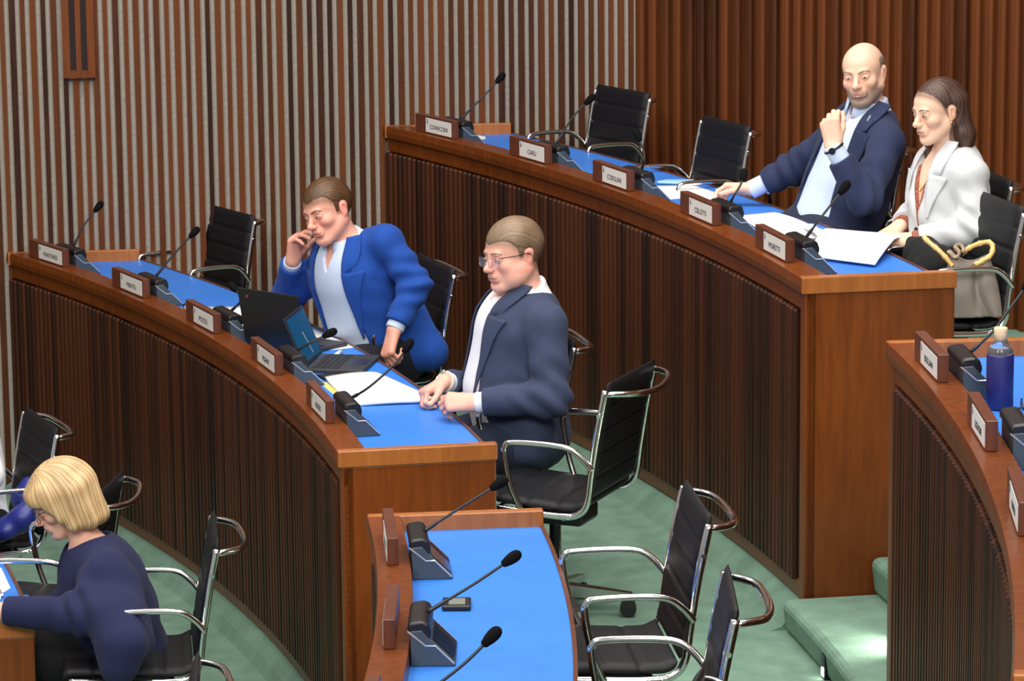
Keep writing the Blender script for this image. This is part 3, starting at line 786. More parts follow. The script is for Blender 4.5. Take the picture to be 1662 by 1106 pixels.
def build_person(label,J,looks,h=.0034):
    ref=np.array(J['pelvis'])*1.0; ref[2]=J.get('floor',ref[2]-.45)
    p=Person(label,ref,h); root=p.root
    b=J['build']; c=J['head']; M=J['hm']; sc=J.get('hs',1.0); female=J.get('female',False)
    W=lambda x,y,z: c+M@(V3(x,y,z)*sc)
    allp=np.array([v for k_,v in J.items() if isinstance(v,np.ndarray) and v.shape==(3,) and k_ not in('lat','fwd','hdL','hdR','hbL','hbR')])
    lo=allp.min(0)-.24; hi=allp.max(0)+.24; hi[2]=c[2]+.2; lo[2]=min(J['pelvis'][2],J['knL'][2])-.2
    # ---- body: one continuous mesh
    fd=Field(lo,hi,h)
    torso(fd,J)
    nb=J['neck']; hb=W(0,-.02,-.055)
    for S in 'LR':
        fd.chain(arm_pts(J,S),[b['ua'],b['fa']*1.05,b['wr']],.03)
    fd.rc(nb-nrm(J['neck']-J['waist'])*.04,hb,b['neck']*1.08,b['neck']*.95,.03)
    for S in 'LR':
        fd.chain([J['pelvis']+J['lat']*(.09 if S=='L' else -.09),J['kn'+S]],[.085,.06],.04)
    add_head_field=Field(c-.2,c+.2,h); add_head_field.lo=fd.lo+np.round((add_head_field.lo-fd.lo)/h)*h
    add_head(add_head_field,c,M,sc,female,J.get('jowl',0))
    merge(fd,add_head_field,.022)
    for S in 'LR':
        if J.get('hd'+S) is not None: hand(fd,J['wr'+S]+nrm(J['hd'+S])*.012,J['hd'+S],J['hb'+S],(-1 if S=='L' else 1),J['hp'+S],J.get('hsc',1.0))
    V,Q=surface_nets(fd.f,fd.lo,h); V,Q=largest(V,Q,.03)
    q=((V-c)@M)/sc
    col=np.tile(np.array(lin(looks['skin'])),(len(V),1))
    hm=np.linalg.norm(q,axis=1)<.16; col[hm]=head_colors(q[hm],looks,None)
    for S in 'LR':
        dd=np.linalg.norm(V-(J['wr'+S]+nrm(J['hd'+S] if J.get('hd'+S) is not None else J['wr'+S]-J['el'+S])*.11),axis=1); wgt=np.clip(1-dd/.09,0,1)*.25
        col=col*(1-wgt[:,None])+np.array(lin(looks['blush']))*wgt[:,None]
    col*= (1+.03*noise3(V,140,1))[:,None]
    p.link('body',V,Q,MT['skin'],np.clip(col,0,1))
    # ---- face parts (built in world space, shifted afterwards)
    before=set(bpy.data.objects)
    face_parts(root,c,M,sc,looks['brow'],female=female,gaze=looks.get('gaze',(0,0)),squint=looks.get('squint',1),browm=looks.get('browm'))
    # ---- trousers
    hh_=.005
    if looks.get('trousers') is not None:
        lo2=np.minimum.reduce([J['pelvis'],J['knL'],J['knR'],J['anL'],J['anR']])-.25; hi2=np.maximum.reduce([J['pelvis'],J['knL'],J['knR'],J['anL'],J['anR']])+.25
        ft=Field(lo2,hi2,hh_)
        pf=np.stack([J['lat'],np.cross(nrm(J['waist']-J['pelvis']),J['lat']),nrm(J['waist']-J['pelvis'])],1)
        ft.ell(J['pelvis'],np.array(b['pelvis'])+.010,pf,.03)
        for S in 'LR':
            ft.chain([J['pelvis']+J['lat']*(.09 if S=='L' else -.09),J['kn'+S],J['an'+S]],[.105,.075,.055],.05)
        V,Q=surface_nets(ft.f,ft.lo,hh_); V=V+0; p.link('trousers',V,Q,looks['trousers'])
        for S in 'LR':
            fs=Field(J['an'+S]-.25,J['an'+S]+.25,.006); a_=J['an'+S]; t_=nrm(V3(J['fwd'][0],J['fwd'][1],0))
            fs.rc(a_-V3(0,0,.03),a_+t_*.16-V3(0,0,.045),.042,.036,.02); fs.rc(a_+V3(0,0,.01),a_-V3(0,0,.03),.042,.045,.02)
            V,Q=surface_nets(fs.f,fs.lo,.006); p.link('shoe',V,Q,MT['black'])
    # ---- chest frame for openings and lapels
    up=nrm(J['neck']-J['waist']); X=nrm(J['lat']-up*np.dot(J['lat'],up)); Fw=np.cross(X,up)      # person's left, forward
    O=J['neck']
    # ---- shirt
    jl=np.minimum.reduce([J[k_] for k_ in('pelvis','waist','chest','neck','shL','shR','elL','elR','wrL','wrR')])-.27
    jh=np.maximum.reduce([J[k_] for k_ in('pelvis','waist','chest','neck','shL','shR','elL','elR','wrL','wrR')])+.27
    if looks.get('shirt') is not None:
        fs=Field(jl,jh,h*1.25); torso(fs,J,.010)
        if J.get('belly') is not None: fs.ell(J['belly'][0],np.array(J['belly'][1])+.008,np.stack([X,Fw,up],1),.06)
        nd=nrm(hb-nb)
        fs.rc(nb-nd*.03,nb+nd*looks.get('collar',.05),b['neck']*1.08+.008,b['neck']+.012,.015)
        sl=looks.get('shirt_sleeves',False)
        for S in 'LR':
            if sl: fs.chain(arm_pts(J,S),[b['ua']+.018,b['fa']+.02,b['wr']+.016],.03)
            else:
                d_=nrm(J['wr'+S]-J['el'+S]); fs.rc(J['wr'+S]-d_*.10,J['wr'+S]-d_*looks.get('cuff',.0),b['wr']+.008,b['wr']+.008,.0); plane_cut(fs,J['wr'+S]-d_*(looks.get('cuff',.0)-.0),d_,.06)
        # open neck
        if looks.get('open_neck',True):
            w_=looks.get('neck_v',(.042,-.06)); cut(fs,[(-w_[0],.14),(w_[0],.14),(w_[0]*.8,.03),(0,w_[1]),(-w_[0]*.8,.03)],O,X,up,Fw,0,.012,.3)
        fn=lambda P: -(( (P-(nb+nd*looks.get('collar',.05)).astype(np.float32))@nd.astype(np.float32)))
        hide=nb+nd*.1; fs.apply(fn,hide-.16,hide+.16,0,'s')
        P_=None
        V,Q=surface_nets(fs.f,fs.lo,h*1.25); V,Q=largest(V,Q,.008); V=smooth(V,Q,2)
        V=V+ (noise3(V,38,5)*.0016)[:,None]*Fw
        p.link('shirt',V,Q,looks['shirt'])
        # collar wings: two folded flaps lying on the chest
        if looks.get('wings',True):
            for sx in(-1,1):
                bm=bmesh.new(); r_=b['neck']+.016
                ring=[]
                for a_ in np.linspace(.18,2.2,9):
                    x_=math.sin(a_)*r_*sx; y_=math.cos(a_)*r_
                    t_=max(0,1-(a_-.18)/.7); top_=nb+nd*.05+X*x_+Fw*(y_); bot_=nb+nd*(.0-.035*t_)+X*x_*(1.14+.12*t_)+Fw*(y_*(1.16)+.03*t_+.006)
                    ring.append((top_,bot_))
                vs=[[bm.verts.new(q_) for q_ in pr] for pr in ring]
                for v0,v1 in zip(vs,vs[1:]): bm.faces.new((v0[0],v1[0],v1[1],v0[1]))
                o=new_obj('collar_wing',bm,looks['shirt'],root,True); md=o.modifiers.new('s','SOLIDIFY'); md.thickness=.005; md.offset=1
    # ---- jacket
    if looks.get('jacket') is not None:
        t=looks.get('jt',.017); fj=Field(jl,jh,h*1.2); torso(fj,J,t)
        if J.get('belly') is not None: fj.ell(J['belly'][0],np.array(J['belly'][1])+t-.006,np.stack([X,Fw,up],1),.06)
        for S in 'LR':
            pts=arm_pts(J,S); d_=nrm(pts[2]-pts[1]); end=pts[2]-d_*looks.get('sleeve_gap',.028)
            fa=Field(np.min(pts,0)-.16,np.max(pts,0)+.16,fj.h); fa.lo=fj.lo+np.round((fa.lo-fj.lo)/fj.h)*fj.h
            fa.chain([pts[0],pts[1],end+d_*.05],[b['ua']+t*.8+.006,b['fa']+t*.85+.006,b['wr']+t*.5+.010],.03)
            plane_cut(fa,end,d_,.13); merge(fj,fa,.022)
        if J.get('hem') is not None:
            for a_,b__,r1,r2 in J['hem']: fj.rc(a_,b__,r1,r2,.06)
        # neck opening and the V that shows the shirt
        nd=nrm(hb-nb); fj.rc(nb+nd*.006,nb+nd*.2,b['neck']+.028,b['neck']+.07,.008,'s')
        jf=fj.f.copy()
        vv=looks['vee']; cut(fj,vv,O,X,up,Fw,.012) if vv is not None else None
        for sg,w_,b_,o_ in looks.get('lapels',[]):
            # lapel: a thin folded strip draped over the jacket's front
            rows=[]; last=[None]*9
            vs_=np.concatenate([np.linspace(.06,-.055,10),[-.06,-.066],np.linspace(-.075,b_,16)])
            for v_ in vs_[::-1]:
                tt=(v_-.075)/(b_-.075); inner=w_-.012+.03*tt+ (0 if tt<.9 else .0)
                if v_>-.058: outer=np.interp(v_,[-.055,.0,.075],[o_-.035,o_-.025,w_+.035])
                elif v_>-.064: outer=o_-.05
                else: outer=np.interp(v_,[b_,-.066],[inner+.004,o_])
                row=[]
                for c_ in range(9):
                    u_=inner+(outer-inner)*c_/8; base_=O+X*(sg*u_)+up*v_
                    ws=np.arange(.34,.0,-fj.h*.4); pts_=base_+Fw*ws[:,None]; ii=np.round((pts_-fj.lo)/fj.h).astype(int); ok=((ii>=0)&(ii<fj.n)).all(1); ii=np.clip(ii,0,fj.n-1)
                    val=np.where(ok,jf[ii[:,0],ii[:,1],ii[:,2]],1); hit=np.argmax(val<0) if (val<0).any() else -1
                    l_=last[c_]
                    if l_ is None: wv=ws[hit] if hit>=0 else .15
                    elif hit<0: wv=l_-.013
                    else: wv=min(max(ws[hit],l_-.014),l_+.006)
                    last[c_]=wv; row.append([u_,v_,wv])
                rows.append(row)
            A3=np.array(rows)
            for _ in range(4):   # ease the strip
                w3=A3[...,2]; p_=np.pad(w3,1,mode='edge'); A3[...,2]=(p_[:-2,1:-1]+p_[2:,1:-1]+p_[1:-1,:-2]+p_[1:-1,2:]+2*w3)/6
            bm=bmesh.new(); gv=[[bm.verts.new(O+X*(sg*a_[0])+up*a_[1]+Fw*(a_[2]+.0065)) for a_ in r_] for r_ in A3]
            for r0_,r1_ in zip(gv,gv[1:]):
                for c_ in range(8): bm.faces.new((r0_[c_],r0_[c_+1],r1_[c_+1],r1_[c_]))
            o=new_obj('lapel',bm,looks['jacket'],root,True); md=o.modifiers.new('s','SOLIDIFY'); md.thickness=.006; md.offset=0
        V,Q=surface_nets(fj.f,fj.lo,fj.h); V,Q=largest(V,Q,.02)
        V=smooth(V,Q,6)
        # folds: along the sleeves' bends and across the waist
        nrmv=None; me=None
        e_=np.zeros(len(V))
        for S in 'LR':
            pe=J['el'+S]; ax_=nrm(J['wr'+S]-J['sh'+S]); dd=np.linalg.norm(V-pe,axis=1); e_+=np.exp(-(dd/.11)**2)*.0085*np.sin(((V-pe)@ax_)*95+1.6*noise3(V,24,11))
            ps=J['sh'+S]; ax2=nrm(J['el'+S]-J['sh'+S]); dd=np.linalg.norm(V-(ps+.5*(J['el'+S]-ps)),axis=1); e_+=np.exp(-(dd/.12)**2)*.0045*np.sin(((V-ps)@nrm(ax2+.6*X))*60+1.5*noise3(V,20,13))
        dd=np.linalg.norm(V-J['waist'],axis=1); e_+=np.exp(-(dd/.2)**2)*.0065*np.sin(((V-J['waist'])@nrm(up+.5*X))*48+2*noise3(V,14,17))
        e_+=.0022*noise3(V,30,19)
        me=mesh_from(V,Q,'t'); N=np.zeros(len(V)*3,np.float32); me.vertex_normals.foreach_get('vector',N); bpy.data.meshes.remove(me)
        V=V+N.reshape(-1,3)*e_[:,None]
        p.link('jacket',V,Q,looks['jacket'])
        for u_,v_ in looks.get('buttons',[]):
            # small disc on the front edge
            o_=O+X*u_+up*v_
            i=np.argmax(np.where((np.abs((V-o_)@X)<.012)&(np.abs((V-o_)@up)<.012),(V-o_)@Fw,-9)); pt=V[i]
            bm=bmesh.new(); tube(bm,[pt-Fw*.002,pt+Fw*.004],.009,12); new_obj('button',bm,looks.get('button_mat',MT['black']),root)
    # ---- hair
    if looks.get('hair') is not None:
        H=looks['hair']; fh=Field(c-.3*sc,c+.3*sc,h*.9)
        H['build'](fh,c,M,sc)
        V,Q=surface_nets(fh.f,fh.lo,fh.h); V,Q=largest(V,Q,.02 if not H.get('pieces') else .004); V=smooth(V,Q,2)
        q=((V-c)@M)/sc
        th=H['strand'](q); st=(np.sin(th*46+2*np.sin(th*13))*.5+.5*np.sin(th*101+1.3*np.sin(q[:,2]*60))) if H.get('long') else .45*np.sin(th*150+3*np.sin(th*31)+2*noise3(q,50,9))+.55*noise3(q*np.array([1,.5,1]),150,4)
        me=mesh_from(V,Q,'t'); N=np.zeros(len(V)*3,np.float32); me.vertex_normals.foreach_get('vector',N); bpy.data.meshes.remove(me); N=N.reshape(-1,3)
        if 'line' in H:
            gz=np.interp(q[:,1],[p_[0] for p_ in H['line']],[p_[1] for p_ in H['line']]); st=st*np.clip((q[:,2]-gz-.004)/.018,0,1)
        V=V+N*(st*H.get('relief',.0012))[:,None]
        tmix=np.clip(.5+.32*st+.25*noise3(q,60,3),0,1)
        col=np.array(lin(H['c1']))*(1-tmix[:,None])+np.array(lin(H['c2']))*tmix[:,None]
        p.link('hair',V,Q,MT['hair'],col)
    if looks.get('extra'): looks['extra'](p,J,W)
    newo=[o for o in bpy.data.objects if o not in before and o.type=='MESH' and o.name not in p.done]
    for o in newo: o.data.transform(Matrix.Translation(-Vector(p.ref)))
    return p
# ------------------------------------------------------------------ the six people
def cloth(name,c,rough=.85,bump=.35,var=.07,sheen=.04,bs=900):
    m=plain(name,c,rough,0,.25,bump,bs,var,22); m.node_tree.nodes['Principled BSDF'].inputs['Sheen Weight'].default_value=sheen; return m
C_BLUE=cloth('bright_blue_wool',(28,72,156)); C_NAVY=cloth('slate_navy_wool',(56,65,92)); C_NAVY2=cloth('dark_navy_wool',(42,50,80)); C_NAVY3=cloth('navy_crepe',(32,36,72))
C_SHIRT=cloth('pale_blue_cotton',(196,212,240),.8,.1,.03,.1); C_WHITE=cloth('white_cotton',(234,236,242),.8,.1,.03,.1); C_GREY=cloth('pale_grey_linen',(198,202,206),.85,.3,.04,.15)
C_TROU=cloth('charcoal_trousers',(30,31,40)); C_BLACK=cloth('black_trousers',(16,16,20)); C_TNAVY=cloth('navy_trousers',(38,44,64))
BROWD=plain('dark_brow_hair',(62,42,32),.7); BROWL=plain('light_brow_hair',(150,116,92),.7); BROWM=plain('brown_brow_hair',(104,72,52),.7); BROWG=plain('grey_brow_hair',(150,122,104),.7)
def loc(P,c,M,sc): return ((P-c.astype(np.float32))@M.astype(np.float32))/sc
def hair_cap(line,cen=(0,-.012,.038),r=(.0815,.1055,.0925),extra=None,temple=0.0,top=None):
    ys=[p[0] for p in line]; zs=[p[1] for p in line]
    def build(fh,c,M,sc):
        W=lambda x,y,z: c+M@(V3(x,y,z)*sc)
        fh.ell(W(*cen),np.array(r)*sc,M)
        if extra: extra(fh,W,M,sc)
        def fn(P):
            q=loc(P,c,M,sc); ax=np.abs(q[...,0])
            g=np.interp(q[...,1],ys,zs)+temple*np.clip((ax-.03)/.03,0,1)*np.clip((q[...,1]-.02)/.04,0,1)-.012*np.clip((.03-ax)/.03,0,1)*np.clip((q[...,1]-.05)/.02,0,1)
            return (q[...,2]-g)*sc*.75
        fh.apply(fn,c-.29,c+.29,.016,'s')
        if top is not None: fh.apply(lambda P:(top-loc(P,c,M,sc)[...,2])*sc,c-.29,c+.29,.014,'s')
        def ear(P):
            q=loc(P,c,M,sc); d=np.sqrt(((np.abs(q[...,0])-.082)/.022)**2+((q[...,1]+.010)/.021)**2+((q[...,2]+.002)/.034)**2)-1
            return d*.02*sc
        fh.apply(ear,c-.29,c+.29,.004,'s')
    return build
def strand_short(q): return np.arctan2(q[:,0]+.02,q[:,2]+.09)+q[:,1]*2.2
def strand_long(q): return np.arctan2(q[:,0],-(q[:,1]-.03))*1.0+q[:,2]*1.2
VEE=lambda w,b:[(-.09,.13),(.09,.13),(.09,.0),(.07+.3*(w-.07),-.2),(w,b),(-w,b),(-.07-.3*(w-.07),-.2),(-.09,.0)]
def legs(J,fw,floor,lift=0):
    fw=nrm(fw); lat=nrm(np.cross(V3(0,0,1),fw))
    for S,sg in(('L',1),('R',-1)):
        k_=J['pelvis']+fw*.40+lat*sg*.10; k_[2]=floor+.475+lift; J['kn'+S]=k_; J['an'+S]=np.array([*(J['kn'+S]-fw*.16)[:2],floor+.085])
    J['floor']=floor
HAND['mouth']=dict(fl=[(48,24,12),(50,26,14),(52,30,16),(56,34,18)],th=(58,-22,-.1))
# --- man in the bright blue jacket, leaning on his right hand
Y=13.05
J=dict(pelvis=A_(628,578,13.1),waist=A_(598,520,13.1),chest=A_(574,455,13.06),neck=A_(564,398,13.05),shL=A_(626,392,12.95),shR=A_(518,440,13.2),
 elL=A_(674,462,12.90),wrL=A_(640,535,12.82),elR=A_(464,488,13.40),wrR=A_(475,424,13.12),head=A_(533,343,13.0),hm=headmat(42,12,13),hs=1.03,
 hdL=V3(-.25,-.3,-.85),hbL=V3(-.75,-.5,-.1),hpL='curl',hdR=V3(.15,-.22,.96),hbR=V3(-.75,.62,.1),hpR='mouth',hsc=1.03,
 lat=nrm(V3(.70,-.68,.12)),fwd=nrm(V3(-.7,-.7,0)),build=dict(MEN,waist=(.17,.145,.16),chest=(.175,.135,.19)))
legs(J,V3(-.9,-.42,0),ZA)
J['hem']=[(A_(650,490,13.12),A_(700,572,12.98),.085,.055),(A_(640,545,13.1),A_(700,572,12.98),.09,.055)]
HL1=[(-.12,-.055),(-.05,-.05),(-.03,-.03),(.0,-.01),(.018,-.012),(.026,.028),(.045,.042),(.07,.050),(.1,.052)]
HL2=[(-.12,-.06),(-.05,-.055),(-.03,-.03),(.0,.0),(.018,-.002),(.026,.03),(.045,.042),(.07,.050),(.1,.055)]
HL3=[(-.12,-.05),(-.05,-.045),(-.03,-.02),(.0,.01),(.012,.006),(.02,.03),(.05,.2),(.1,.2)]
SK=dict(skin=(232,168,148),blush=(222,120,106),lip=(196,108,100))
build_person('man in a bright blue jacket leaning his face on his hand, looking down',J,dict(SK,hairline=(HL1,(96,66,42)),brow=BROWM,squint=.55,gaze=(-.002,-.001),browm=[-.003,-.002,0,0,0],trousers=C_TROU,shirt=C_SHIRT,jacket=C_BLUE,vee=VEE(.135,-.55),lapels=[(1,.085,-.34,.165),(-1,.085,-.34,.165)],
 hair=dict(line=HL1,build=hair_cap(HL1,temple=.018),strand=strand_short,c1=(52,34,20),c2=(104,72,44),relief=.0016)))
# --- grey-haired man with glasses
def glasses(rimless=True,mat=None):
    def ex(p,J,W):
        c,M=J['head'],J['hm']
        g=MT['black'] if not rimless else MT['chrome_dull']
        bm=bmesh.new()
        tube(bm,[W(-.008,.112,.008),W(0,.115,.011),W(.008,.112,.008)],.0013,6)
        root=new_obj('glasses',bm,g,p.root)
        for sx in(-1,1):
            bm=bmesh.new(); tube(bm,spline([W(sx*.058,.098,.012),W(sx*.066,.085,.013),W(sx*.079,.04,.012),W(sx*.084,.0,.014),W(sx*.084,-.02,.004)],4),.0016,6); new_obj('temple_arm',bm,MT['black'],root)
            pts=[W(sx*(.034+.025*math.copysign(abs(math.cos(a))**.6,math.cos(a))),.112-.010*abs(math.cos(a))*(1 if math.cos(a)*1>0 else .1)-.002,-.004+.0165*math.copysign(abs(math.sin(a))**.6,math.sin(a))) for a in np.linspace(0,2*math.pi,25)[:-1]]
            bm=bmesh.new(); f=bm.faces.new([bm.verts.new(q) for q in pts]); 
            o=new_obj('lens',bm,MT['lens'],root)
            bm=bmesh.new(); tube(bm,pts,.0009 if rimless else .0016,5,closed=True); new_obj('rim',bm,g,root)
    return ex
m,nt,b=nodes('clear_lens'); 
b.inputs['Base Color'].default_value=(.75,.82,1,1); b.inputs['Roughness'].default_value=.03; b.inputs['Alpha'].default_value=.18; b.inputs['Specular IOR Level'].default_value=.6; MT['lens']=m
def watch(S,mat,band):
    def ex(p,J,W):
        w=J['wr'+S]; d=nrm(J['wr'+S]-J['el'+S]); r=J['build']['wr']+.006; w=w-d*.002
        u=nrm(np.cross(d,V3(.3,.2,1))); v=np.cross(d,u)
        bm=bmesh.new(); tube(bm,[w+(u*math.cos(a)+v*math.sin(a))*r for a in np.linspace(0,2*math.pi,25)[:-1]],.006,6,closed=True); o=new_obj('watch',bm,band,p.root,True)
        bm=bmesh.new(); bk=nrm(J['hb'+S]-d*np.dot(J['hb'+S],d)); tube(bm,[w+bk*r,w+bk*(r+.007)],.013,16); new_obj('watch_case',bm,mat,o)
    return ex
def many(*fs):
    def ex(p,J,W):
        for f in fs: f(p,J,W)
    return ex
J=dict(pelvis=A_(846,706,11.6),waist=A_(836,628,11.6),chest=A_(842,545,11.6),neck=A_(856,482,11.6),shL=A_(886,526,11.42),shR=A_(818,522,11.78),
 elL=A_(896,648,11.33),wrL=A_(772,654,11.38),elR=A_(800,640,11.95),wrR=A_(722,620,11.72),head=A_(833,414,11.56),hm=headmat(56,6,2),hs=1.04,jowl=.10,
 hdL=V3(-.95,.28,-.02),hbL=V3(.1,-.75,.66),hpL='cup',hdR=V3(-.75,-.6,-.25),hbR=V3(-.35,.1,.93),hpR='curl',
 lat=nrm(V3(.22,-.97,0)),fwd=nrm(V3(-.97,-.22,0)),build=dict(MEN,pelvis=(.19,.16,.13),waist=(.19,.175,.17),chest=(.185,.15,.19),neck=.066,ua=.056,fa=.044))
legs(J,V3(-.97,-.24,0),ZA); J['hem']=[(A_(868,690,11.42),A_(862,728,11.42),.06,.05)]
build_person('man with glasses in a slate navy jacket and white shirt, hands clasped on the desk',J,dict(skin=(236,178,158),blush=(226,126,112),lip=(200,118,106),hairline=(HL2,(128,104,82)),brow=BROWG,squint=.85,trousers=C_TNAVY,shirt=C_WHITE,jacket=C_NAVY,vee=VEE(.13,-.5),lapels=[(1,.085,-.34,.16),(-1,.085,-.34,.16)],
 extra=many(glasses(),watch('R',MT['chrome_dull'],plain('pale_watch_strap',(214,206,190),.5))),
 hair=dict(line=HL2,build=hair_cap(HL2,temple=.01,r=(.0825,.107,.094)),strand=strand_short,c1=(84,66,50),c2=(146,122,98),relief=.0014)))
# --- bald man
def pin(p,J,W):
    up=nrm(J['neck']-J['waist']); X=nrm(J['lat']-up*np.dot(J['lat'],up)); Fw=np.cross(X,up)
    a=np.array(AT(1408,196,12.31)); bm=bmesh.new(); tube(bm,[a,a+up*.022+X*.008],.0035,8); new_obj('lapel_pin',bm,MT['silver'],p.root)
J=dict(pelvis=A_(1350,375,12.57),waist=A_(1372,318,12.57),chest=A_(1396,250,12.57),neck=A_(1413,184,12.57),shL=A_(1440,232,12.39),shR=A_(1360,222,12.70),
 elL=A_(1402,322,12.22),wrL=A_(1353,240,12.22),elR=A_(1285,275,12.84),wrR=A_(1222,307,12.86),head=A_(1402,121,12.54),hm=headmat(24,4,6),hs=.99,
 hdL=V3(-.16,.05,1),hbL=V3(-.35,-.93,.0),hpL='curl',hdR=V3(-.95,.22,.0),hbR=V3(-.1,.55,.8),hpR='cup',
 lat=nrm(V3(.55,-.83,0)),fwd=nrm(V3(-.83,-.55,0)),build=dict(MEN,waist=(.17,.14,.16)))
legs(J,V3(-.95,-.3,0),ZB)
build_person('bald bearded man in a navy jacket with one hand raised to his chin',J,dict(skin=(234,190,166),blush=(224,144,122),lip=(196,112,102),stubble=(126,110,100),stubble_w=.85,fringe=(150,138,128),fringe_w=.5,brow=BROWG,squint=.6,gaze=(.002,0),browm=[-.004,-.002,0,.001,.001],trousers=C_TNAVY,shirt=C_SHIRT,cuff=-.012,jacket=C_NAVY2,sleeve_gap=.05,vee=VEE(.10,-.5),lapels=[(1,.08,-.36,.165),(-1,.08,-.36,.165)],
 extra=many(watch('L',MT['black'],MT['black']),pin),
 hair=dict(build=hair_cap(HL3,r=(.0775,.0995,.089),cen=(0,-.0145,.036),top=.068),strand=strand_short,c1=(104,92,82),c2=(168,156,144),relief=.0006)))
HL4=[(-.2,-.3),(-.02,-.3),(.0,-.02),(.02,.02),(.035,.045),(.055,.062),(.085,.078),(.12,.08)]
# --- dark-haired woman in pale grey
def long_hair(fh,W,M,sc):
    for sx in(-1,1):
        for a,b_,r1,r2 in (((.055,-.05,.03),(.066,-.062,-.10),.036,.032),((.066,-.062,-.10),(.07,-.055,-.19),.032,.018),((.02,-.075,.02),(.03,-.085,-.11),.045,.038),((.03,-.085,-.11),(.035,-.08,-.19),.038,.022)):
            fh.rc(W(sx*a[0],a[1],a[2]),W(sx*b_[0],b_[1],b_[2]),r1*sc,r2*sc,.03)
    fh.rc(W(-.066,.0,.02),W(-.07,.012,-.16),.02*sc,.014*sc,.02)       # the far side falls in front of the shoulder
    fh.rc(W(-.07,.012,-.12),W(-.066,.035,-.185),.016*sc,.012*sc,.02)
def build_long(fh,c,M,sc):
    W=lambda x,y,z: c+M@(V3(x,y,z)*sc)
    fh.ell(W(0,-.016,.038),np.array((.083,.106,.094))*sc,M); long_hair(fh,W,M,sc)
    ys=[-.2,-.02,.0,.02,.035,.055,.085,.12]; zs=[-.3,-.3,-.02,.02,.045,.062,.078,.08]
    def fn(P):
        q=loc(P,c,M,sc); g=np.interp(q[...,1],ys,zs); g=np.where((q[...,0]<-.05)&(q[...,2]<0),-.3,g)
        return np.maximum((q[...,2]-g)*.7, -(q[...,1]+.035))*sc
    fh.apply(fn,c-.29,c+.29,.016,'s')
    def ear(P):
        q=loc(P,c,M,sc); d=np.sqrt(((q[...,0]-.085)/.03)**2+((q[...,1]+.006)/.026)**2+((q[...,2]+.006)/.04)**2)-1
        return d*.022*sc
    fh.apply(ear,c-.29,c+.29,.004,'s')
def earring(p,J,W):
    for sx in(-1,1):
        bm=bmesh.new(); a=[W(sx*.078,-.006+.007*math.cos(t),-.043+.009*math.sin(t)) for t in np.linspace(0,2*math.pi,15)[:-1]]; tube(bm,a,.002,6,closed=True); new_obj('earring',bm,MT['gold'],p.root)
MT['gold']=plain('gold',(226,186,110),.2,1)
def necklace(p,J,W):
    up=nrm(J['neck']-J['waist']); X=nrm(J['lat']-up*np.dot(J['lat'],up)); Fw=np.cross(X,up); O=J['neck']
    pts=spline([O+X*.05+up*.02+Fw*.045,O+X*.03-up*.06+Fw*.10,O-up*.13+Fw*.128,O-X*.03-up*.06+Fw*.10,O-X*.05+up*.02+Fw*.045],8)
    bm=bmesh.new(); tube(bm,pts,.0022,6); new_obj('necklace',bm,MT['gold'],p.root)
J=dict(pelvis=A_(1545,428,12.00),waist=A_(1538,362,12.00),chest=A_(1540,306,12.00),neck=A_(1546,252,12.00),shL=A_(1573,284,11.85),shR=A_(1508,280,12.14),
 elL=A_(1584,372,11.78),wrL=A_(1482,390,11.82),elR=A_(1492,345,12.24),wrR=A_(1462,366,12.10),head=A_(1523,181,11.96),hm=headmat(62,9,2),hs=.93,female=True,
 hdL=V3(-.9,.4,-.05),hbL=V3(0,-.6,.8),hpL='cup',hdR=V3(-.8,-.45,-.35),hbR=V3(-.3,-.1,.95),hpR='curl',hsc=.9,
 lat=nrm(V3(.42,-.91,0)),fwd=nrm(V3(-.91,-.42,0)),build=dict(pelvis=(.17,.125,.12),waist=(.135,.105,.14),chest=(.15,.115,.165),sh=.05,ua=.042,fa=.034,wr=.025,neck=.046))
legs(J,V3(-.95,-.3,0),ZB)
build_person('dark-haired woman in a pale grey blazer looking down to the left',J,dict(skin=(238,196,170),blush=(228,152,128),lip=(190,104,98),hairline=(HL4,(84,58,48)),brow=BROWD,squint=.75,gaze=(0,-.0012),trousers=C_BLACK,shirt=plain('rust_patterned_top',(150,84,66),.8,var=.5,vscale=90),collar=.0,neck_v=(.075,-.2),wings=False,jacket=C_GREY,jt=.02,
 vee=[(-.055,.1),(.055,.1),(.06,.0),(.0,-.27),(-.06,.0)],lapels=[(1,.05,-.22,.135),(-1,.05,-.22,.135)],buttons=[(0,-.285)],
 extra=many(earring,necklace),hair=dict(line=HL4,build=build_long,strand=strand_long,long=True,c1=(40,26,22),c2=(92,66,56),relief=.0012)))
# --- blonde woman writing at the lower left
def build_bob(fh,c,M,sc):
    W=lambda x,y,z: c+M@(V3(x,y,z)*sc)
    fh.ell(W(0,-.02,.04),np.array((.096,.118,.106))*sc,M)
    for sx in(-1,1):
        for a,b_,r1,r2 in (((.062,.0,.03),(.08,.005,-.075),.036,.028),((.06,-.05,.02),(.075,-.05,-.09),.045,.034),((.03,-.085,.02),(.035,-.085,-.1),.05,.036),((.055,.05,.075),(.078,.04,-.03),.026,.018)):
            fh.rc(W(sx*a[0],*a[1:]),W(sx*b_[0],*b_[1:]),r1*sc,r2*sc,.03)
    fh.rc(W(-.05,.085,.06),W(.05,.085,.06),.024*sc,.024*sc,.03)
    ys=[-.3,.028,.045,.075,.2]; zs=[-.3,-.3,-.02,.038,.042]
    def fn(P):
        q=loc(P,c,M,sc); g=np.interp(q[...,1]-.25*np.clip(np.abs(q[...,0])-.06,0,1),ys,zs); g=g+.008*np.sin(q[...,0]*160)
        return (q[...,2]-g)*.6*sc
    fh.apply(fn,c-.29,c+.29,.006,'s')
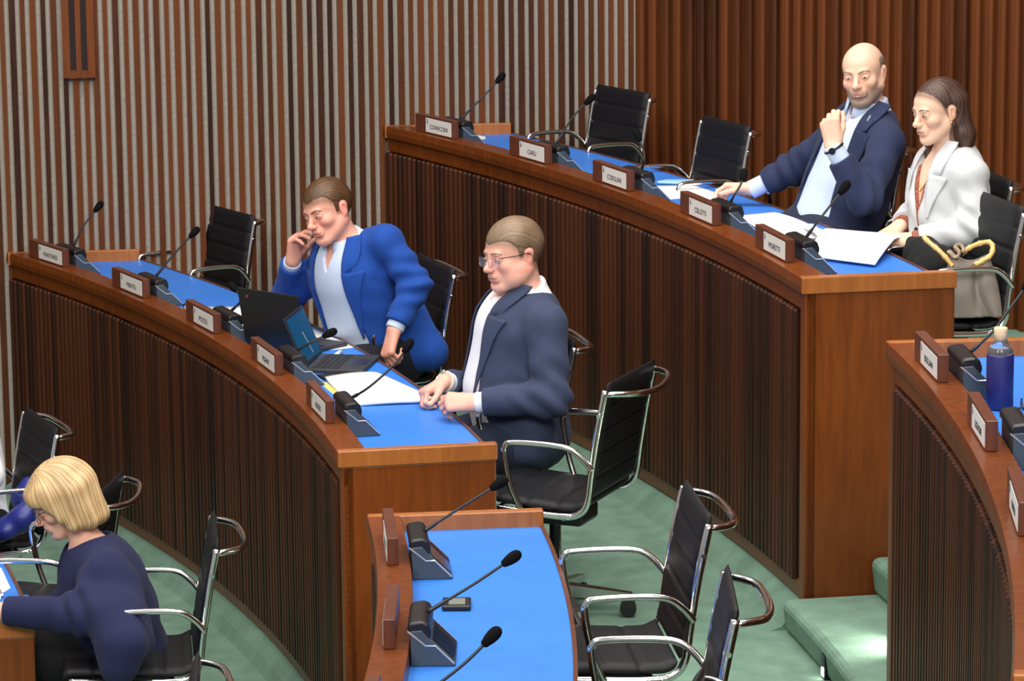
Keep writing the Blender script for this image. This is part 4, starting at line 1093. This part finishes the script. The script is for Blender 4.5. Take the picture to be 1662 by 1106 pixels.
J=dict(pelvis=A_(196,1078,10.84),waist=A_(186,1012,10.84),chest=A_(166,950,10.84),neck=A_(146,896,10.84),shL=A_(172,930,10.68),shR=A_(138,920,11.00),
 elL=A_(128,1000,10.56),wrL=A_(8,992,10.60),elR=A_(110,985,11.08),wrR=A_(84,1004,10.86),head=A_(101,812,10.84),hm=headmat(76,28,0),hs=.97,female=True,
 hdL=V3(-1,.2,-.05),hbL=V3(0,-.5,.85),hpL='cup',hdR=V3(-.8,-.2,-.45),hbR=V3(-.4,0,.9),hpR='relaxed',hsc=.92,
 lat=nrm(V3(.12,-.99,0)),fwd=nrm(V3(-.99,-.12,0)),build=dict(pelvis=(.18,.15,.13),waist=(.155,.13,.15),chest=(.16,.13,.17),sh=.055,ua=.048,fa=.038,wr=.026,neck=.05))
legs(J,V3(-1,.06,0),ZE); J['hem']=[(A_(192,965,10.66),A_(205,1045,10.42),.085,.07),(A_(176,1000,10.52),A_(192,1085,10.42),.07,.06),(A_(215,1020,10.6),A_(232,1045,10.5),.06,.04)]
build_person('blonde woman with glasses in a navy jacket bent over her desk',J,dict(skin=(232,180,158),blush=(220,140,122),lip=(190,70,76),brow=BROWL,squint=.6,trousers=C_BLACK,shirt=C_BLACK,collar=.0,neck_v=(.06,-.12),wings=False,jacket=C_NAVY3,jt=.022,sleeve_gap=.0,vee=[(-.05,.1),(.05,.1),(.05,.0),(.0,-.22),(-.05,.0)],lapels=[],
 extra=glasses(False),hair=dict(build=build_bob,strand=strand_long,long=True,c1=(132,90,48),c2=(236,206,158),relief=.002)))
# --- person in a white shirt cut by the left edge
J=dict(pelvis=A_(-45,850,12.3),waist=A_(-52,775,12.3),chest=A_(-60,705,12.3),neck=A_(-62,645,12.3),shL=A_(-34,682,12.12),shR=A_(-90,670,12.45),
 elL=A_(-22,772,12.02),wrL=A_(-120,800,12.1),elR=A_(-120,780,12.6),wrR=A_(-170,800,12.45),head=A_(-78,580,12.3),hm=headmat(65,5,0),hs=1.0,
 hdL=V3(-1,0,-.1),hbL=V3(0,-.3,.9),hpL='relaxed',hdR=V3(-1,0,-.1),hbR=V3(0,.3,.9),hpR='relaxed',
 lat=nrm(V3(.3,-.95,0)),fwd=nrm(V3(-.95,-.3,0)),build=dict(MEN))
legs(J,V3(-.95,-.3,0),ZE)
build_person('person in a white shirt cut off by the left edge of the photo',J,dict(SK,brow=BROWD,trousers=C_BLACK,shirt=C_WHITE,shirt_sleeves=True,
 hair=dict(build=hair_cap([(-.12,-.055),(-.05,-.05),(-.03,-.03),(.0,-.01),(.018,-.012),(.026,.03),(.045,.055),(.07,.066),(.1,.07)]),strand=strand_short,c1=(50,36,28),c2=(84,62,46))),h=.005)
# ------------------------------------------------------------------ things on the desks
TA,TB,TE=LA-.05,LB-.05,LE-.05
def sheet(name,px,z,label,cat='paper',group=None,th=.0012,mat=None,curl=None,Y=None):
    """paper outline given by corner points on a desk top at height z; curl: height offsets per corner"""
    P=[G(x,y,z) for x,y in px]; c=sum(P,Vector())/len(P); bm=bmesh.new()
    n=len(P)
    if n==4:
        N=10; grid=[]
        for i in range(N+1):
            row=[]
            for j in range(N+1):
                u,v=i/N,j/N; p=P[0].lerp(P[1],u).lerp(P[3].lerp(P[2],u),v)
                dz=0
                if curl: dz=curl(u,v)
                row.append(bm.verts.new(p-c+Vector((0,0,dz))))
            grid.append(row)
        for i in range(N):
            for j in range(N): bm.faces.new((grid[i][j],grid[i+1][j],grid[i+1][j+1],grid[i][j+1]))
    else: bm.faces.new([bm.verts.new(p-c) for p in P])
    o=new_obj(name,bm,mat or MT['white'],None,True); o.location=c+Vector((0,0,.0005))
    md=o.modifiers.new('s','SOLIDIFY'); md.thickness=th; md.offset=1
    return tag(o,label,cat,group)
gp='loose papers on the desks'
sheet('paper_sheet',[(294,499),(402,498),(412,548),(322,542)],TA,'white paper behind the middle nameplate, left of the black laptop','paper',gp)
sheet('paper_sheet',[(502,531),(577,564),(523,570),(490,556)],TA,'white paper behind the teal-screened laptop','paper',gp)
sheet('paper_stack',[(528,617),(610,609),(711,655),(570,661)],TA,'thick white document under the hands of the man with glasses','document',None,.012,curl=lambda u,v:.006*math.sin(u*3))
sheet('notepad',[(519,622),(529,620),(552,640),(543,642)],TA,'yellow note slip beside the aisle nameplate','note',None,.002,mat=plain('yellow_slip',(226,206,110),.7))
sheet('phone_case',[(513,611),(560,606),(567,615),(528,619)],TA,'black folder flap under the front edge of the open laptop','folder',None,.006,mat=MT['black'])
def rod(name,a,b,r,label,cat,mat,mat2=None):
    root=empty(name,tuple((a+b)/2),0,label,cat); bm=bmesh.new(); o_=(a+b)/2
    tube(bm,[a-o_,b-o_],r,10); new_obj('barrel',bm,mat,root,True)
    d=(b-a).normalized(); bm=bmesh.new(); tube(bm,[b-o_,b-o_+d*.018],[r,r*.5],10); new_obj('tip',bm,mat2 or mat,root,True); return root
rod('marker_pen',G(541,580,TA+.008),G(553,571,TA+.008),.008,'white marker with green cap behind the laptop keyboard','pen',MT['white'],plain('green_cap',(90,170,70),.4))
rod('ballpoint_pen',G(1254,352,TB+.005),G(1276,355,TB+.005),.004,'dark pen at the rear edge of the highest desk','pen',plain('dark_red_pen',(70,24,22),.3),MT['silver'])
sheet('paper_sheet',[(772,219),(788,222),(788,226),(775,226)],TB,'small white slip beside the first microphone of the highest desk','paper',gp)
sheet('paper_stack',[(1052,302),(1128,301),(1172,316),(1085,324)],TB+.0,'stack of white papers behind the third nameplate of the highest desk','document',None,.016)
sheet('leaflet',[(1066,299),(1080,296),(1126,296),(1124,301)],TB+.002,'pale blue leaflet behind the stack of papers','leaflet',None,.012,mat=plain('pale_blue_leaflet',(150,196,222),.6))
sheet('paper_sheet',[(1128,306),(1165,318),(1178,328),(1130,322)],TB+.0175,"white sheet under the bald man's outstretched fingers",'paper',gp)
sheet('booklet',[(1162,330),(1190,337),(1199,341),(1175,345)],TB,'small white booklet with a rounded end, near the fourth microphone','booklet',None,.010)
sheet('paper_sheet',[(1196,352),(1258,346),(1335,377),(1262,400)],TB,'large white sheet between the two nameplates nearest the aisle','paper',gp,.004,curl=lambda u,v:.008*math.sin(3.1*v))
sheet('paper_sheet',[(1270,360),(1300,360),(1345,376),(1325,392)],TB+.004,'white sheet lying on the large one, left of the crossing microphone','paper',gp,.003)
sheet('paper_stack',[(1305,372),(1345,378),(1372,397),(1330,396)],TB+.008,'crumpled white pages behind the black tablet','document',None,.006,curl=lambda u,v:.018*math.sin(5*u+2*v))
sheet('paper_stack',[(1312,417),(1352,392),(1480,381),(1420,431)],TB+.01,'large white document curling over the desk edge by the dark-haired woman','document',None,.004,curl=lambda u,v:.045*math.sin(3.0*u)*(1-.6*v)+.03*u-.035*v*max(0,u-.5)*2)
# tablet
root=empty('tablet',tuple(G(1306,400,TB)),0,'small black tablet behind the nearest microphone of the highest desk','tablet')
bm=bmesh.new(); P=[G(x,y,TB)-G(1306,400,TB) for x,y in((1283,388),(1328,394),(1326,405),(1290,403))]
V=[bm.verts.new(p+Vector((0,0,.014))) for p in P]; bm.faces.new(V); V2=[bm.verts.new(p+Vector((0,0,.001))) for p in P]; bm.faces.new(V2[::-1])
for i in range(4): bm.faces.new((V[i],V[(i+1)%4],V2[(i+1)%4],V2[i]))
new_obj('case',bm,MT['black'],root,bevel=.002)
bm=bmesh.new(); c4=sum(P,Vector())/4; bm.faces.new([bm.verts.new(c4+(p-c4)*.88+Vector((0,0,.0146))) for p in P]); new_obj('screen',bm,plain('grey_tablet_screen',(70,74,74),.3),root)
# laptops
def laptop(hx,hy,ang,width,depth,height,tilt,label,z,screen,teal=False):
    """hinge centre pixel, ang: heading (deg) in which the keyboard extends, tilt: opening angle"""
    c=G(hx,hy,z+.001); root=empty('laptop',tuple(c),R(ang),label,'laptop')   # local +x: keyboard towards its user, y: along the hinge
    bm=bmesh.new(); box(bm,(0,-width/2,0),(depth,width/2,.016)); base=new_obj('base',bm,plain('graphite_case',(52,53,54),.5),root,bevel=.004)
    bm=bmesh.new(); n=0
    kw=(width-.03)/13
    for r_ in range(5):
        for k in range(13):
            x0=.022+r_*.021; y0=-width/2+.015+k*kw; box(bm,(x0,y0+.001,.016),(x0+.018,y0+kw-.001,.0178))
    new_obj('keyboard',bm,plain('dark_keys',(34,35,36),.5),base)
    bm=bmesh.new(); box(bm,(depth*.62,-.055,.0161),(depth*.95,.055,.0166)); new_obj('touchpad',bm,plain('touchpad_grey',(44,46,52),.35),base)
    rot=Matrix.Translation((0,0,.016))@Matrix.Rotation(-R(tilt-90),4,'Y')
    bm=bmesh.new(); vs,_=box(bm,(-.008,-width/2,0),(0,width/2,height)); xform(vs,rot); lid=new_obj('lid',bm,plain('black_lid',(26,27,28),.45),root,bevel=.003)
    bm=bmesh.new(); vs,_=box(bm,(0.0002,-width/2+.012,.015),(.0008,width/2-.012,height-.012)); xform(vs,rot); new_obj('screen',bm,screen,lid)
    bm=bmesh.new(); vs=tube(bm,[Vector((-.008,width/2-.05,height-.03)),Vector((-.0095,width/2-.05,height-.03))],.006,10); xform(vs,rot); new_obj('lid_mark',bm,plain('red_mark',(170,60,56),.4),lid)
    return root
m,nt,b=nodes('teal_screen'); b.inputs['Base Color'].default_value=(*lin((8,30,44)),1); b.inputs['Emission Color'].default_value=(*lin((12,74,104)),1); b.inputs['Emission Strength'].default_value=.75; b.inputs['Roughness'].default_value=.2; MT['teal']=m
laptop(449,569,50,.325,.235,.228,100,'black laptop seen from behind its lid, in front of the man in blue',TA,MT['screen'])
lp=laptop(510,593,-10,.30,.225,.205,112,'open laptop with teal screen facing the man with glasses',TA,MT['teal'])
# pointer line on the teal screen
lid=[c for c in lp.children if c.name.startswith('lid')][0]
rot=Matrix.Translation((0,0,.016))@Matrix.Rotation(-R(22),4,'Y')
bm=bmesh.new(); vs=tube(bm,[Vector((.0012,.03,.03)),Vector((.0012,.0,.12))],.0022,5); xform(vs,rot); new_obj('screen_line',bm,plain('pale_line',(150,160,165),.4),lid)
# small black device on the foreground desk
c=G(740,986,TA); root=empty('card_reader',tuple(c),R(0),'small black device with a grey screen behind the second foreground microphone','device')
bm=bmesh.new(); box(bm,(-.038,-.045,.0005),(.042,.05,.016)); new_obj('case',bm,MT['black'],root,bevel=.004)
bm=bmesh.new(); box(bm,(-.02,-.03,.0161),(.026,.035,.0166)); new_obj('screen',bm,plain('grey_lcd',(120,126,120),.3),root)
# bottle
c=G(1622,664,TB); root=empty('water_bottle',tuple(c),0,'dark blue glass bottle with a cork stopper on the right-hand desk','bottle')
bm=bmesh.new(); lathe(bm,[(.034,.001),(.038,.006),(.038,.152),(.0365,.157),(.0,.157)],28); new_obj('sleeve',bm,plain('navy_silicone',(34,36,100),.45),root,True)
m,nt,b=nodes('clear_glass'); b.inputs['Base Color'].default_value=(.9,.92,.95,1); b.inputs['Roughness'].default_value=.03; b.inputs['Transmission Weight'].default_value=.9; b.inputs['IOR'].default_value=1.3
bm=bmesh.new(); lathe(bm,[(.036,.157),(.035,.165),(.027,.18),(.019,.19),(.018,.198)],28); new_obj('glass_shoulder',bm,m,root,True)
bm=bmesh.new(); lathe(bm,[(.0165,.196),(.017,.203),(.0185,.205),(.019,.228),(.017,.231),(.0,.231)],20); new_obj('cork',bm,plain('pale_cork',(222,196,160),.8,var=.1,vscale=90),root,True)
# papers, folder and pen beyond the bottle
sheet('paper_sheet',[(1640,700),(1690,690),(1720,720),(1668,735)],TB,'white paper at the right edge beside the microphone with red lights','paper',gp)
sheet('booklet',[(1634,690),(1690,680),(1700,688),(1640,699)],TB+.002,'pink-covered booklet at the right edge','booklet',None,.006,mat=plain('pink_cover',(210,60,100),.5))
root=empty('reading_glasses',tuple(G(1655,668,TB)),0,'black folded glasses at the right edge','glasses')
bm=bmesh.new(); o_=G(1655,668,TB); tube(bm,spline([G(1632,672,TB+.006)-o_,G(1648,664,TB+.02)-o_,G(1670,660,TB+.03)-o_],6),.003,6); new_obj('temple_arm',bm,MT['black'],root)
bm=bmesh.new(); tube(bm,spline([G(1658,648,TB+.01)-o_,G(1660,662,TB+.006)-o_,G(1680,668,TB+.01)-o_],6),.003,6); new_obj('rim',bm,MT['black'],root)
# cables behind the middle desk's papers
def cable(pts,z,label,r=.0035):
    P=[G(x,y,z+.004+dz) for x,y,dz in pts]; c=P[0].copy(); bm=bmesh.new(); tube(bm,spline([p-c for p in P],8),r,6)
    o=new_obj('power_cable',bm,MT['black'],None,True); o.location=c; return tag(o,label,'cable','black cables on the middle desk')
cable([(303,505,.0),(297,498,.03),(304,493,.05),(320,500,.0),(345,512,0),(380,514,0),(402,512,0)],TA,'thin black cable looping behind the middle nameplate')
cable([(372,545,0),(388,553,0),(402,552,.0),(424,545,0)],TA,'black cable lying behind the fourth microphone base')
# lower-left desk: paper, folder
sheet('paper_sheet',[(-14,925),(2,922),(17,955),(-4,968)],TE,'white paper on the low desk at the left edge','paper',gp)
sheet('paper_sheet',[(-20,948),(-2,950),(8,972),(-12,974)],TE,'second white sheet on the low desk, under the sleeve','paper',gp)
sheet('folder',[(2,968),(46,966),(52,975),(0,977)],TE,"blue folder under the blonde woman's sleeve",'folder',None,.01,mat=MT['blue'])
# jacket draped on the left chair
def blob(name,parts,mat,label,cat,h=.006,wr=.004,fr=40,parent=None):
    P=np.array([p for a in parts for p in(a[0],a[1])],float); f=Field(P.min(0)-.2,P.max(0)+.2,h)
    for a in parts: f.rc(a[0],a[1],a[2],a[3],a[4] if len(a)>4 else .03)
    V,Q=surface_nets(f.f,f.lo,h); V,Q=largest(V,Q,.05)
    me=mesh_from(V,Q,'t'); N=np.zeros(len(V)*3,np.float32); me.vertex_normals.foreach_get('vector',N); bpy.data.meshes.remove(me)
    V=V+N.reshape(-1,3)*(wr*noise3(V,fr,3))[:,None]
    c=np.array(parent.location) if parent is not None else V.mean(0); me=mesh_from(V-c,Q,name); o=bpy.data.objects.new(name,me); COL.objects.link(o); me.materials.append(mat)
    if parent is not None: o.parent=parent
    else: o.location=c; tag(o,label,cat)
    return o
C_PUFF=plain('blue_nylon',(34,44,122),.4,0,.5,.2,60)
blob('quilted_jacket',[(A_(0,862,12.15),A_(38,842,12.12),.035,.045),(A_(38,842,12.12),A_(60,810,12.2),.045,.05),(A_(-30,868,12.15),A_(10,862,12.1),.04,.035),(A_(40,812,12.3),A_(48,790,12.35),.05,.04)],C_PUFF,'blue quilted jacket bunched on the chair at the left edge','jacket',wr=.006,fr=60)
# handbag and black garment on the chair of the highest desk
z0=ZB+.45
bc=A_(1576,530,11.43); bc[2]=z0
root=empty('handbag',tuple(bc),0,'grey leather handbag with bamboo handles on the chair','bag')
def rel(px,py,Y): return np.array(AT(px,py,Y))
E_=.007; f=Field(bc-V3(.2,.25,.1),bc+V3(.25,.3,.4),.004)
def bagfn(P):
    q=P-bc.astype(np.float32); z=q[...,2]/.20; t=np.clip(z,0,1)
    hx=.098*(1-.30*t)+.008*np.sin(t*3.1); hy=.075*(1-.35*t)
    ax=np.abs(q[...,0]+.012*t-.004); ay=np.abs(q[...,1])
    fold=(.022*np.exp(-((q[...,0]-.012-.0*t)/.014)**2)*np.clip(t*1.5,0,1)+.02*np.exp(-((q[...,0]-.05+.08*t)/.016)**2)*np.clip(1-t,0,1))*(q[...,1]<0)
    d=np.sqrt(np.maximum(ax-hx+.03,0)**2+np.maximum(ay+fold-hy+.03,0)**2)-.03
    return np.maximum(d*.8,np.maximum(-q[...,2]+.0,q[...,2]-.205+.02*np.cos(q[...,0]*30)))
f.apply(bagfn,bc-V3(.2,.2,.05),bc+V3(.2,.2,.3)); inner=lambda P: np.maximum(bagfn(P)+.008,-(P[...,2]-np.float32(bc[2]+.165)))
f.apply(inner,bc-V3(.2,.2,.05),bc+V3(.2,.2,.3),0,'s')
V,Q=surface_nets(f.f,f.lo,.004); V,Q=largest(V,Q,.02); V=V+V3(0,-1,0)*(.003*noise3(V,34,8))[:,None]
me=mesh_from(V-bc,Q,'pouch'); o=bpy.data.objects.new('pouch',me); COL.objects.link(o); me.materials.append(plain('taupe_leather',(132,124,116),.5,0,.4,.15,500,.04,30)); o.parent=root
MT['bamboo']=plain('bamboo',(222,182,112),.35,var=.12,vscale=60)
def handle(pts,name):
    P=spline([np.array(p)-bc for p in pts],7); bm=bmesh.new(); n=len(P)
    tube(bm,P,[.0088+(.0022 if i%5==0 else -.0006*(i%5==2)) for i in range(n)],10); new_obj(name,bm,MT['bamboo'],root,True)
handle([A_(1546,432,11.39),A_(1528,411,11.40),A_(1506,392,11.43),A_(1500,385,11.45)],'bamboo_handle')
handle([A_(1562,410,11.45),A_(1580,399,11.45),A_(1603,393,11.43),A_(1611,400,11.41),A_(1608,414,11.39),A_(1594,424,11.38),A_(1582,430,11.38)],'bamboo_handle')
bm=bmesh.new(); sc_=[A_(1540,408,11.41),A_(1552,418,11.38),A_(1557,410,11.38),A_(1550,402,11.41),A_(1560,398,11.41),A_(1566,410,11.37)]
tube(bm,spline([p-bc for p in sc_],8),.011,8,flat=.6); new_obj('scarf',bm,plain('striped_scarf',(150,132,112),.7,var=.6,vscale=120),root,True)
blob('black_bag',[(A_(1500,420,11.63),A_(1515,440,11.53),.075,.07),(A_(1490,405,11.65),A_(1480,392,11.68),.05,.022),(A_(1525,430,11.53),A_(1505,460,11.58),.07,.06)],cloth('black_fabric',(16,16,17),.7),'black cloth bag between the grey handbag and the desk','bag',wr=.006,fr=55)
# step light set in the first riser of the aisle
lc=G(1336,1082,.06); 
rr=RB-.062; an=math.degrees(math.atan2(AT(1336,1082,9.9).y-CY,AT(1336,1082,9.9).x-CX))
d=ray(1336,1082); 
best=None
for k in range(4000):
    t=9+k*.0006; P=CAMLOC+d*(t/d.y)
    if (P.xy-Vector((CX,CY))).length>rr-.002: best=P; break
ang=math.degrees(math.atan2(best.y-CY,best.x-CX))
root=empty('step_light',tuple(PP(rr-.0,ang,best.z)),R(ang),'small recessed step light glowing in the carpeted aisle step','light')
bm=bmesh.new(); box(bm,(-.003,-.022,-.04),(.012,.022,.04)); new_obj('housing',bm,MT['black'],root,bevel=.002)
m,nt,b=nodes('step_lamp_glow'); b.inputs['Base Color'].default_value=(1,.95,.85,1); b.inputs['Emission Color'].default_value=(1,.93,.8,1); b.inputs['Emission Strength'].default_value=14
bm=bmesh.new(); box(bm,(-.0055,-.014,-.032),(-.003,.014,-.006)); new_obj('bulb',bm,m,root)

root=empty('step_light',tuple(PP(rr+.31,7.55,.185)),R(7.55),'recessed step light in the upper carpeted step, hidden behind the right-hand desk','light')
bm=bmesh.new(); box(bm,(-.003,-.022,-.04),(.012,.022,.04)); new_obj('housing',bm,MT['black'],root,bevel=.002)
bm=bmesh.new(); box(bm,(-.0055,-.014,-.032),(-.003,.014,-.006)); new_obj('bulb',bm,m,root)
l=bpy.data.lights.new('step_beam','SPOT'); l.energy=14; l.spot_size=R(110); l.spot_blend=.8; l.color=(1,.93,.8); l.shadow_soft_size=.02
o=bpy.data.objects.new('step_beam',l); COL.objects.link(o); o.location=PP(rr+.295,7.5,.20); o.rotation_euler=(PP(rr+.06,7.75,.115)-PP(rr+.295,7.5,.20)).to_track_quat('-Z','Y').to_euler()
# ------------------------------------------------------------------ lights
def area(name,loc,size,power,col=(1,.95,.88),aim=None,sy=None):
    l=bpy.data.lights.new(name,'AREA'); l.energy=power; l.color=col; l.size=size
    if sy: l.shape='RECTANGLE'; l.size_y=sy
    o=bpy.data.objects.new(name,l); COL.objects.link(o); o.location=loc
    if aim is not None: o.rotation_euler=(Vector(aim)-Vector(loc)).to_track_quat('-Z','Y').to_euler()
    return o
for i,(x,y) in enumerate(((-2.2,8.4),(-.4,10.6),(.9,8.6),(1.1,12.0),(-1.6,12.6),(-3.6,11),(2.3,10.0))):
    area('ceiling_lamp',(x,y,5.8),1.2,80)
area('gallery_lamp',(-3.0,2.5,6.2),2.6,420,aim=(-.4,11.5,.6)); area('gallery_lamp',(2.0,2.0,6.2),2.6,420,aim=(.2,11.5,.6))
w=bpy.data.worlds.new('world'); scene.world=w; w.use_nodes=True
w.node_tree.nodes['Background'].inputs['Color'].default_value=(1,.97,.94,1); w.node_tree.nodes['Background'].inputs['Strength'].default_value=.32
scene.view_settings.view_transform='Standard'; scene.view_settings.look='None'; scene.view_settings.gamma=1; scene.view_settings.use_curve_mapping=False
scene.view_settings.exposure=0.0
